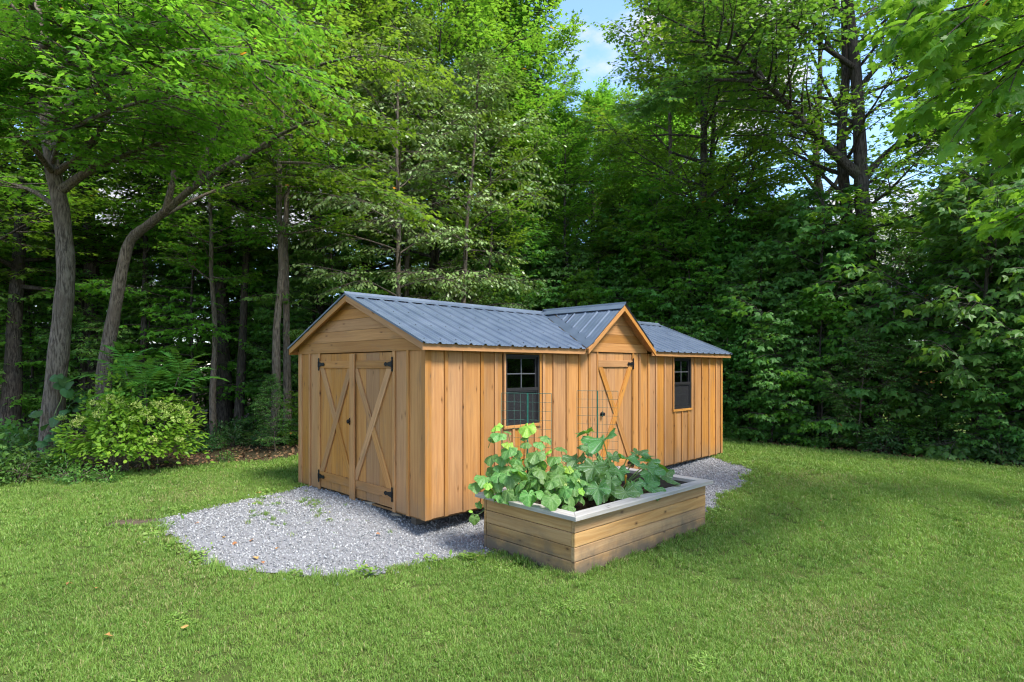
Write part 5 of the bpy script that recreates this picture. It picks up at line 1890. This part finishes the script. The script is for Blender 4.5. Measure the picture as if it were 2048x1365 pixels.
# cucumber: leaves read off the photograph as (px, py, depth, leaf width in px, pitch, yaw off camera)
cuke_root = p2w(0.62, 0.80)
cuke = empty("cucumber_plant", (cuke_root[0], cuke_root[1], SOIL_Z))
tag(cuke, "bushy cucumber vine with broad pale green leaves climbing the left trellis", "cucumber plant")
CO = np.array([cuke_root[0], cuke_root[1], SOIL_Z])
CL = [(993, 856, 6.2, 26, .5, 'y'), (996, 872, 6.1, 34, .5, ''), (1017, 865, 6.2, 18, .3, ''), (985, 880, 6.2, 18, .9, ''), (1052, 861, 6.1, 38, .9, 'y'), (1047, 876, 6.1, 18, .3, ''),
      (1095, 877, 6.2, 30, .4, ''), (1016, 891, 6.0, 26, .5, 'y'), (1052, 890, 6.0, 24, .4, ''), (1014, 902, 5.95, 38, .6, ''), (1125, 897, 6.2, 30, .15, ''), (1080, 890, 6.1, 26, .6, ''),
      (980, 918, 6.1, 32, .55, ''), (1004, 920, 6.0, 30, .7, ''), (1068, 912, 5.9, 42, .6, ''), (1105, 920, 6.1, 32, .6, ''), (1040, 943, 5.8, 34, .5, ''), (1062, 940, 5.85, 28, .7, ''),
      (1084, 946, 5.8, 36, .7, ''), (1118, 938, 6.1, 32, .8, ''), (968, 960, 6.0, 40, .45, ''), (952, 972, 6.0, 34, .55, ''), (995, 955, 5.9, 30, .6, ''), (975, 973, 5.9, 20, .9, 'y'),
      (1020, 962, 5.8, 40, .8, ''), (1036, 972, 5.7, 38, .8, ''), (1058, 968, 5.8, 34, .7, ''), (1100, 968, 5.75, 34, .8, ''), (1120, 958, 5.9, 36, .8, ''), (1148, 972, 5.9, 40, .9, ''),
      (1012, 990, 5.7, 30, .9, ''), (1058, 998, 5.6, 36, 1.0, ''), (1086, 992, 5.6, 30, .8, ''), (1104, 1004, 5.5, 40, .9, ''), (1142, 1000, 5.7, 34, .9, ''), (1125, 985, 5.7, 36, .7, ''),
      (1138, 1018, 5.6, 30, .6, ''), (1165, 985, 5.9, 18, 1.1, 'y'), (1136, 940, 6.2, 26, .6, 'y'), (1150, 950, 6.2, 26, .7, ''), (1030, 925, 6.0, 26, .8, ''), (1086, 930, 6.1, 26, .5, ''),
      (1000, 938, 6.0, 26, .7, ''), (1140, 958, 6.1, 28, .7, ''), (1048, 955, 6.0, 26, .8, 'y'), (1094, 905, 6.2, 22, .6, 'y'), (1036, 908, 6.2, 24, .7, ''), (1075, 975, 6.1, 36, .8, ''),
      (1025, 945, 6.2, 30, .9, ''), (1060, 925, 6.2, 26, .8, ''), (1110, 950, 6.25, 30, .9, ''), (985, 940, 6.15, 24, .8, ''), (1090, 985, 6.0, 36, .9, ''), (1020, 1000, 5.9, 24, .8, '')]
for i, (px, py, Y, w, pt, fl) in enumerate(CL):
    p = from_px(px, py, Y)
    size = w / FPX * Y * 1.02
    yaw = math.pi + vr_.normal(0, 0.75) + (px - 1060) * 0.003          # tips mostly towards the camera
    Rv = Matrix.Rotation(yaw, 4, 'Z') @ Matrix.Rotation(-pt, 4, 'X')
    root = p - np.array((Rv @ Vector((0, 0.22 * size, 0)))[:])
    root[2] = max(root[2], SOIL_Z + 0.04)
    put_leaf(cuke, CUKE[4] if fl == 'y' else CUKE[vr_.integers(4)], root - CO, size, yaw, pt + vr_.normal(0, .1), vr_.normal(0, 0.2))
    # the stalk runs back to one of the climbing vines
    q = root - CO
    back = q + np.array([vr_.normal(0, .03), 0.10 + vr_.uniform(0, .08), -vr_.uniform(.05, .14)])
    back[2] = max(back[2], 0.0)
    stalk(cuke, [q, (q + back) / 2 + np.array([0, 0.02, 0.0]), back], 0.0032, 0.004, "leaf_stalk")
for i in range(64):
    px = vr_.uniform(975, 1165); lo_ = 1002; hi_ = 915 + abs(px - 1060) * 0.25
    py = vr_.uniform(hi_, lo_); Y = vr_.uniform(5.85, 6.35)
    size = vr_.uniform(20, 36) / FPX * Y * 1.1
    p = from_px(px, py, Y); p[2] = max(p[2], SOIL_Z + 0.06)
    put_leaf(cuke, CUKE[vr_.integers(4)], p - CO, size, math.pi + vr_.normal(0, 1.0), vr_.uniform(.4, 1.1), vr_.normal(0, .3))
for pxs in ([(1070, 1000), (1040, 960), (1012, 920), (1004, 880), (1000, 855)], [(1075, 1000), (1060, 950), (1052, 905), (1050, 862)], [(1085, 1000), (1090, 950), (1085, 915), (1098, 880)], [(1090, 1000), (1130, 980), (1140, 945), (1120, 920)],
            [(1060, 1000), (1000, 985), (975, 965), (955, 968)], [(1080, 1000), (1120, 1005), (1140, 1010)], [(1070, 1000), (1052, 985), (1080, 965), (1092, 960)]):
    P = [from_px(a, b, 6.15 - 0.02 * i) - CO for i, (a, b) in enumerate(pxs)]
    P[0] = np.array([vr_.normal(0, .08), vr_.normal(0, .08), -0.01])
    stalk(cuke, P, 0.006, 0.003, "vine")
# the shoot that hangs over the left end of the planter
P = [from_px(980, 990, 6.05), from_px(966, 1002, 6.02), from_px(968, 1020, 6.0), from_px(953, 1030, 5.98), from_px(942, 1026, 5.97)]
stalk(cuke, [p - CO for p in P], 0.004, 0.003, "vine")
put_leaf(cuke, CUKE[0], from_px(949, 1036, 5.95) - CO, 0.115, math.pi + 0.2, 1.35, 0.1)
put_leaf(cuke, CUKE[4], from_px(941, 1022, 5.97) - CO, 0.05, math.pi + 1.2, 0.4, 0.2)
put_leaf(cuke, CUKE[1], from_px(958, 1008, 6.0) - CO, 0.09, math.pi + 0.9, 0.9, 0.2)
# pale yellow blossoms
for px, py, Y in ((1132, 968, 5.85), (1158, 960, 5.9)):
    mb = MB(); p = from_px(px, py, Y) - CO
    for k in range(5):
        a = k * 1.2566
        mb.add([p, p + [0.012 * math.cos(a - .5), -0.006, 0.012 * math.sin(a - .5)], p + [0.028 * math.cos(a), -0.015, 0.028 * math.sin(a)], p + [0.012 * math.cos(a + .5), -0.006, 0.012 * math.sin(a + .5)]], [(0, 1, 2, 3)])
    mb.build("blossom", M['hydflower'], cuke)

# zucchini: stout stalks from one crown, leaves with silver marks
zr = p2w(1.42, 0.62)
zuke = empty("zucchini_plant", (zr[0], zr[1], SOIL_Z))
tag(zuke, "zucchini plant with large jagged silver-marked leaves in the right half of the planter", "zucchini plant")
ZO = np.array([zr[0], zr[1], SOIL_Z])
ZL = [(1198, 888, 6.55, 74, .35, 2.5, 0.25), (1166, 868, 6.75, 40, .1, 2.2, 0.3), (1180, 902, 6.9, 42, .7, 2.9, 0), (1148, 926, 6.7, 50, .55, 2.5, 0.1), (1185, 945, 6.2, 56, .65, 2.7, 0), (1168, 965, 6.2, 38, .7, 2.4, 0.1),
      (1196, 988, 6.05, 48, 1.0, 3.0, 0.1), (1262, 922, 6.75, 44, .25, 3.9, -0.1), (1288, 912, 6.95, 46, .2, 4.2, 0.1), (1312, 930, 6.8, 56, .35, 4.3, 0), (1305, 955, 6.65, 50, .8, 3.6, 0.1), (1335, 958, 6.7, 60, .55, 4.2, 0.15),
      (1240, 948, 6.6, 36, .6, 3.2, 0), (1272, 978, 6.25, 40, .6, 3.8, 0), (1302, 978, 6.35, 48, .7, 4.0, 0.1), (1255, 996, 6.05, 50, .8, 3.4, 0.1), (1222, 970, 6.1, 36, .9, 2.9, 0), (1230, 918, 7.1, 34, .5, 3.4, 0), (1210, 935, 6.7, 34, .8, 2.9, 0.1)]
for i, (px, py, Y, w, pt, yaw, roll) in enumerate(ZL):
    p = from_px(px, py, Y)
    size = w / FPX * Y * 1.12
    Rv = Matrix.Rotation(yaw, 4, 'Z') @ Matrix.Rotation(-pt, 4, 'X')
    root = p - np.array((Rv @ Vector((0, 0.22 * size, 0)))[:])
    root[2] = max(root[2], SOIL_Z + 0.06)
    put_leaf(zuke, ZUKE[i % 3], root - ZO, size, yaw, pt, roll)
    q = root - ZO
    mid = q * np.array([0.45, 0.45, 0.55]) + np.array([0, 0, 0.02])
    stalk(zuke, [np.array([vr_.normal(0, .02), vr_.normal(0, .02), 0.0]), mid, q], 0.010, 0.006, "leaf_stalk")
for i in range(16):
    px = vr_.uniform(1160, 1330); Y = vr_.uniform(6.2, 6.9)
    py = vr_.uniform(925, 985); yaw = math.pi + (px - 1240) * 0.012 + vr_.normal(0, .4)
    p = from_px(px, py, Y); p[2] = max(p[2], SOIL_Z + 0.08)
    put_leaf(zuke, ZUKE[i % 3], p - ZO, vr_.uniform(30, 48) / FPX * Y, yaw, vr_.uniform(.3, .9), vr_.normal(0, .25))
    q = p - ZO
    stalk(zuke, [np.array([vr_.normal(0, .02), vr_.normal(0, .02), 0.0]), q * np.array([.45, .45, .55]), q], 0.009, 0.006, "leaf_stalk")
mb = MB(); c = from_px(1251, 958, 6.6) - ZO
mb.tube([tuple(c + [0, 0, -0.05]), tuple(c), tuple(c + [0.004, 0, .03]), tuple(c + [.006, 0, .05])], [0.006, 0.009, 0.016, 0.004], 8)
mb.build("blossom", mat_plain("orange_blossom", (0.55, 0.24, 0.03), 0.6), zuke)


# wire trellises standing in the soil
def trellis(name, label, A, B, ztop, zbot, ncol, dz, stake_t, bow=0.0):
    A = np.array(A); B = np.array(B)
    e = empty(name, (A[0], A[1], SOIL_Z))
    tag(e, label, "trellis", "wire trellises in the planter")
    O = np.array([A[0], A[1], SOIL_Z])

    def pt(t, z):
        p = A + (B - A) * t
        nrm_ = np.array([-(B - A)[1], (B - A)[0]]); nrm_ = nrm_ / np.linalg.norm(nrm_)
        p = p + nrm_ * bow * math.sin(math.pi * t)
        return tuple(np.array([p[0], p[1], z]) - O)
    for i in range(ncol + 1):
        t = i / ncol
        mb = MB(); mb.tube([pt(t, zbot), pt(t, ztop)], [0.0018 if 0 < i < ncol else 0.0030] * 2, 5); mb.build("upright_wire", M['wire'], e)
    z = ztop
    first = True
    while z > zbot + 0.05:
        mb = MB(); mb.tube([pt(t, z) for t in np.linspace(0, 1, 7)], [0.0032 if first else 0.0018] * 7, 5); mb.build("cross_wire", M['wire'], e)
        z -= dz; first = False
    mb = MB(); p0 = pt(stake_t, zbot - 0.1); p1 = pt(stake_t, ztop + 0.004)
    mb.tube([(p0[0], p0[1] - .006, p0[2]), (p1[0], p1[1] - .006, p1[2])], [0.0075] * 2, 7); mb.build("stake", M['stake'], e)


a = at(1003, 790, 6.36); b = at(1103, 783, 6.2)
trellis("wire_trellis", "green wire trellis standing in front of the near window", a[:2], b[:2], 1.425, 0.15, 8, 0.095, 0.52, 0.02)
a = at(1154, 783, 6.98); b = at(1236, 781, 6.86)
trellis("wire_trellis", "grey-green wire trellis standing in front of the single door", a[:2], b[:2], 1.425, 0.15, 8, 0.098, 0.5, 0.02)

# ------------------------------------------------------------------ shrubs at the wood's edge
def shrub_mesh(seed, n, rx, ry, rz_, size, kind, mat, hollow=0.55, lift=0.35, stems=14):
    r = np.random.default_rng(seed)
    d = r.normal(size=(n, 3)); d[:, 2] = np.abs(d[:, 2]) * 0.9 - 0.15; d /= np.linalg.norm(d, axis=1)[:, None]
    lump = 1 + 0.20 * np.sin(5 * d[:, 0] + 3 * d[:, 1] + seed) + 0.17 * np.sin(7 * d[:, 1] - 4 * d[:, 2] + 2 * seed) + 0.10 * np.sin(11 * d[:, 0] + 9 * d[:, 2])
    q = hollow + (1 - hollow) * r.uniform(size=n) ** 0.6
    P = d * (q * lump)[:, None] * np.array([rx, ry, rz_]) + np.array([0, 0, rz_ * lift])
    P[:, 2] = np.maximum(P[:, 2], 0.02)
    D = d * np.array([1, 1, 0.3]) + r.normal(0, .45, (n, 3)) + np.array([0, 0, -0.15])
    N = d * 0.7 + np.array([0, 0, 0.7]) + r.normal(0, .35, (n, 3))
    V, T = leaf_arrays(P, D, N, size * r.uniform(.6, 1.2, n), kind)
    fol = tri_mesh("shrub_foliage", V, T, mat)
    A = []; B = []; ra = []; rb = []
    for i in range(stems):
        t = d[i] * lump[i] * np.array([rx, ry, rz_]) * 0.9 + np.array([0, 0, rz_ * lift])
        b0 = np.array([r.normal(0, .06), r.normal(0, .06), -0.05]); m = b0 + (t - b0) * .5 + np.array([0, 0, .12])
        A += [b0, m]; B += [m, t]; ra += [.012, .008]; rb += [.008, .004]
    V, T = thin_tubes(A, B, ra, rb)
    return tri_mesh("shrub_stems", V, T, M['bark']), fol


# the flowering shrub
hx, hy = ray_ground(252, 962)
hx *= (hy + 0.75) / hy
hyd = empty("flowering_shrub", (hx, hy + 0.75, gz(hx, hy)))
tag(hyd, "rounded light green flowering shrub with cream blossom heads in front of the leaning trunks", "shrub")
sm, fo = shrub_mesh(3, 5200, 1.0, 0.78, 1.02, 0.092, L_OVAL, M['hyd'], 0.55, 0.40, 20)
link(bpy.data.objects.new("stems", sm), hyd)
o = link(bpy.data.objects.new("foliage", fo), hyd); o["kind"] = "stuff"
fm_ = []
for i in range(3):
    r = np.random.default_rng(300 + i)
    n = 90
    P = r.normal(0, 1, (n, 3)); P /= np.linalg.norm(P, axis=1)[:, None]; P *= r.uniform(.5, 1, (n, 1)) ** .5 * np.array([.075, .075, .05])
    V, T = leaf_arrays(P, r.normal(size=(n, 3)), r.normal(size=(n, 3)) + [0, 0, 1], r.uniform(.02, .034, n), L_OVAL)
    fm_.append(tri_mesh("flower_head", V, T, M['hydflower']))
FH = [(205, 812), (228, 800), (160, 838), (150, 848), (255, 815), (275, 810), (290, 825), (268, 838), (302, 838), (322, 812), (340, 815), (360, 815), (372, 828), (378, 842), (185, 805), (240, 808), (310, 808), (352, 838), (306, 880), (358, 878), (196, 830), (330, 830), (125, 835), (220, 795)]
for i, (px, py) in enumerate(FH):
    Y = hy + 0.75 - 0.45 + 0.25 * math.sin(i * 2.1) - (0.25 if py > 835 else 0)
    p = at(px, py, Y)
    o = bpy.data.objects.new("flower_head", fm_[i % 3]); link(o, hyd)
    o.location = (p[0] - hyd.location.x, p[1] - hyd.location.y, p[2] - hyd.location.z)
    o.rotation_euler = (vr_.normal(0, .3), vr_.normal(0, .3), vr_.uniform(0, 6)); s = vr_.uniform(.75, 1.15); o.scale = (s, s, s)


# staghorn sumac: arching feathered fronds
def frond(seed, ln=0.62, npair=11):
    r = np.random.default_rng(seed)
    P = []; D = []; S = []
    c = smooth_path([(0, 0, 0), (0, ln * .35, ln * .16), (0, ln * .75, ln * .14), (0, ln, -ln * .02)], 4)
    for i in range(npair):
        t = 0.14 + 0.86 * i / (npair - 1)
        k = min(int(t * (len(c) - 1)), len(c) - 2); f = t * (len(c) - 1) - k
        p = c[k] * (1 - f) + c[k + 1] * f
        for s in (-1, 1):
            P.append(p); D.append((s * (1 - .35 * t), 0.42 + .5 * t, -0.28 + r.normal(0, .08))); S.append(0.185 * (1 - 0.35 * abs(t - .45)) * (1 - .35 * t) * r.uniform(.9, 1.1))
    V, T = leaf_arrays(np.array(P), np.array(D), np.tile([0, 0, 1.0], (len(P), 1)) + r.normal(0, .15, (len(P), 3)), np.array(S), L_LANCE)
    tv, tt = np_tube(c, np.linspace(.005, .002, len(c)), 4)
    return tri_mesh("frond", np.concatenate([V, tv]), np.concatenate([T, tt + len(V)]), M['sumac'])


FR = [frond(i) for i in range(3)]


def sumac(x, y, label, heads, scale=1.0):
    e = empty("sumac", (x, y, gz(x, y)))
    tag(e, label, "sumac", "sumacs at the wood's edge")
    for (dx, dy, h) in heads:
        stalk(e, [np.array([dx * .2, dy * .2, -0.1]), np.array([dx * .5, dy * .5, h * .5]), np.array([dx, dy, h])], 0.018, 0.010, "stem", M['bark'])
        for k in range(13):
            a = k * 2.4 + vr_.normal(0, .2)
            o = bpy.data.objects.new("frond", FR[k % 3]); link(o, e)
            q = k / 12
            o.matrix_basis = Matrix.Translation((dx, dy, h - 0.32 * (1 - q))) @ Matrix.Rotation(a, 4, 'Z') @ Matrix.Rotation(0.05 + 0.85 * q, 4, 'X') @ Matrix.Scale(scale * (1.05 - .35 * q), 4)
    return e


p = at(300, 800, 10.0)
sumac(p[0], p[1], "feathery bright green sumac above the flowering shrub", [(-0.42, 0.0, 1.72), (0.45, .1, 1.62), (0.05, -.2, 1.45)], 1.2)
p = at(1462, 700, 14.9)
sumac(p[0], p[1], "tall feathery sumac rising beside the shed's far corner", [(-0.1, 0, 2.5), (0.45, -.2, 2.15), (0.1, -.4, 1.75)], 0.95)

# grape-like vine on the thick left trunk
vx, vy, vz = at(112, 760, 9.95)
vine = empty("climbing_vine", (vx, vy, gz(vx, vy)))
tag(vine, "climbing vine with round dusky leaves at the foot of the thick left trunk", "vine")
VO = np.array(vine.location)
VL = [big_leaf(60 + i, 3, 0.08, M['vine'], 0.1, 0.015, 28, 2) for i in range(2)]
for i, (px, py, w) in enumerate([(112, 752, 26), (128, 758, 26), (120, 768, 26), (138, 768, 22), (134, 782, 24), (150, 790, 28), (162, 796, 24), (144, 806, 26), (156, 812, 24), (130, 822, 24), (72, 824, 26), (110, 838, 28), (118, 856, 28), (92, 850, 22), (100, 872, 24), (84, 884, 22), (122, 880, 24)]):
    pz = from_px(px, py, 9.85 + 0.05 * math.sin(i))
    sz_ = w / FPX * 9.85
    put_leaf(vine, VL[i % 2], pz - VO, sz_ * 0.95, math.pi + vr_.normal(0, .6), 0.8 + vr_.normal(0, .2), vr_.normal(0, .2))
stalk(vine, [np.array([0.05, 0, -.05]), from_px(105, 850, 9.93) - VO, from_px(125, 790, 9.93) - VO, from_px(115, 755, 9.93) - VO], 0.008, 0.004, "stem")

# low growth at the wood's edge
WK = [shrub_mesh(400 + i, 420, 0.42, 0.36, 0.42, (0.09, 0.11, 0.075, 0.10)[i], (L_OVAL, L_MAPLE, L_LANCE, L_OVAL)[i], M[('weed', 'maple_shade_lift', 'weed', 'vine')[i]], 0.3, 0.25, 12) for i in range(4)]


def clump(u, v, k, s, label, group, sz=None):
    x, y = s2w(u, v)
    e = empty("low_shrub", (x, y, gz(x, y)), wr.uniform(0, 6.28))
    e.scale = (s, s, sz or s)
    tag(e, label, "low shrub", group)
    link(bpy.data.objects.new("stems", WK[k][0]), e)
    o = link(bpy.data.objects.new("foliage", WK[k][1]), e); o["kind"] = "stuff"


for i, (px, py, k, s) in enumerate([(8, 972, 0, 1.0), (40, 975, 2, .8), (72, 960, 0, .9), (22, 945, 3, 1.0), (100, 950, 1, .7), (60, 925, 0, 1.3), (130, 968, 2, .7), (165, 975, 0, .6), (-40, 975, 0, 1.2), (-90, 960, 3, 1.3), (225, 972, 0, .5), (10, 910, 1, 1.3), (95, 905, 0, 1.2)]):
    u, v = w2s(*ray_ground(px, py))
    clump(u, v + 0.3, k, s, ("low weedy growth at the lawn's edge below the thick left trunk" if px > 50 else "low weedy growth at the lawn's edge in the left corner of the picture" if px > -20 else "low weeds beyond the left edge of the picture"), "weeds at the left edge of the lawn")
for i, (px, py, k, s) in enumerate([(400, 905, 3, .8), (430, 900, 2, .7), (465, 892, 3, .8), (500, 890, 0, .6), (530, 893, 3, .75), (560, 880, 1, 1.0), (590, 885, 1, 1.1), (585, 850, 1, 1.5), (440, 880, 3, .9), (480, 875, 3, 1.0), (515, 870, 0, .8), (600, 870, 1, 1.6)]):
    u, v = w2s(*ray_ground(px, py))
    clump(u, v, k, s, ("low dark ground plant just right of the flowering shrub" if px < 470 else "low dark ground plant behind the brown mulch" if px < 550 else "leafy ground plant against the shed's back corner"), "ground plants by the gable end")
u, v = w2s(*ray_ground(452, 925))
clump(u, v, 0, 0.42, "small bright weed standing alone on the mulch left of the shed", None)
for i, v in enumerate(np.arange(-7.2, 5.4, 0.62)):
    clump(10.05 + 0.25 * math.sin(i * 2.3), v, (1, 1, 3)[i % 3], 0.85 + 0.25 * math.sin(i * 1.7), "maple seedling at the thicket's foot " + place_of(*s2w(10.05, v)), "seedlings at the foot of the thicket")

# ------------------------------------------------------------------ the little shed glimpsed through the thicket
bx, by = at(1806, 735, 22.0)[:2]
hut = empty("distant_hut", (bx, by, gz(bx, by)), -0.35)
tag(hut, "small brown wooden hut with cross-braced door glimpsed through the thicket", "shed")
HF = Face((-1.2, 0, 0), (1, 0, 0), (0, -1, 0), hut)
for i in range(9):
    frect(HF, "siding_board", i * 0.267 + .002, 0.1, (i + 1) * .267 - .002, 1.95, 0, .02, M['wood'])
for a, b in ((1.95, 2.15), (2.15, 2.35), (2.35, 2.55)):
    pts = clip_poly(clip_poly([(-.02, a), (2.42, a), (2.42, b), (-.02, b)], .5, 1, 1.95 + .5 * 2.42), -.5, 1, 1.95 + .5 * .02)
    fpoly(HF, "gable_board", pts, 0.0, .022, M['wood'], 'x')
dd = fpoly(HF, "door", [(.7, .15), (1.7, .15), (1.7, 1.85), (.7, 1.85)], 0.021, .02, M['wood'], 'z')
for pts in ([(.7, .9), (1.7, .9), (1.7, 1.02), (.7, 1.02)], [(.7, .15), (.85, .15), (1.7, .88), (1.55, .88)], [(1.55, .15), (1.7, .15), (.85, .88), (.7, .88)]):
    fpoly(HF, "door_rail", pts, 0.042, .018, M['wood'], 'x')
SF = Face((1.2, 0, 0), (0, 1, 0), (1, 0, 0), hut)
for i in range(9):
    frect(SF, "siding_board", i * 0.267 + .002, 0.1, (i + 1) * .267 - .002, 1.95, 0, .02, M['wood'])
for s in (-1, 1):
    me = py_mesh("roof_sheet", [(0, -.2, 2.62), (0, 2.6, 2.62), (s * 1.4, 2.6, 1.9), (s * 1.4, -.2, 1.9), (0, -.2, 2.58), (0, 2.6, 2.58), (s * 1.4, 2.6, 1.86), (s * 1.4, -.2, 1.86)],
                 [(0, 1, 2, 3), (4, 7, 6, 5), (0, 3, 7, 4), (3, 2, 6, 7), (2, 1, 5, 6)], M['metal'])
    link(bpy.data.objects.new("roof_sheet", me), hut)

# ------------------------------------------------------------------ like things in one place are told apart by their distance
same = {}
for o in SC.objects:
    if o.parent is None and "label" in o and "category" in o:
        same.setdefault(o["label"], []).append(o)
ORD = ["nearest", "second nearest", "third nearest", "fourth nearest", "fifth nearest", "sixth nearest", "seventh nearest", "eighth nearest", "ninth nearest", "tenth nearest"] + [str(k) + "th nearest" for k in range(11, 30)]
for lab, obs in same.items():
    if len(obs) > 1:
        obs.sort(key=lambda o: o.location.x ** 2 + o.location.y ** 2)
        for o, w in zip(obs, ORD):
            o["label"] = lab + ", " + w
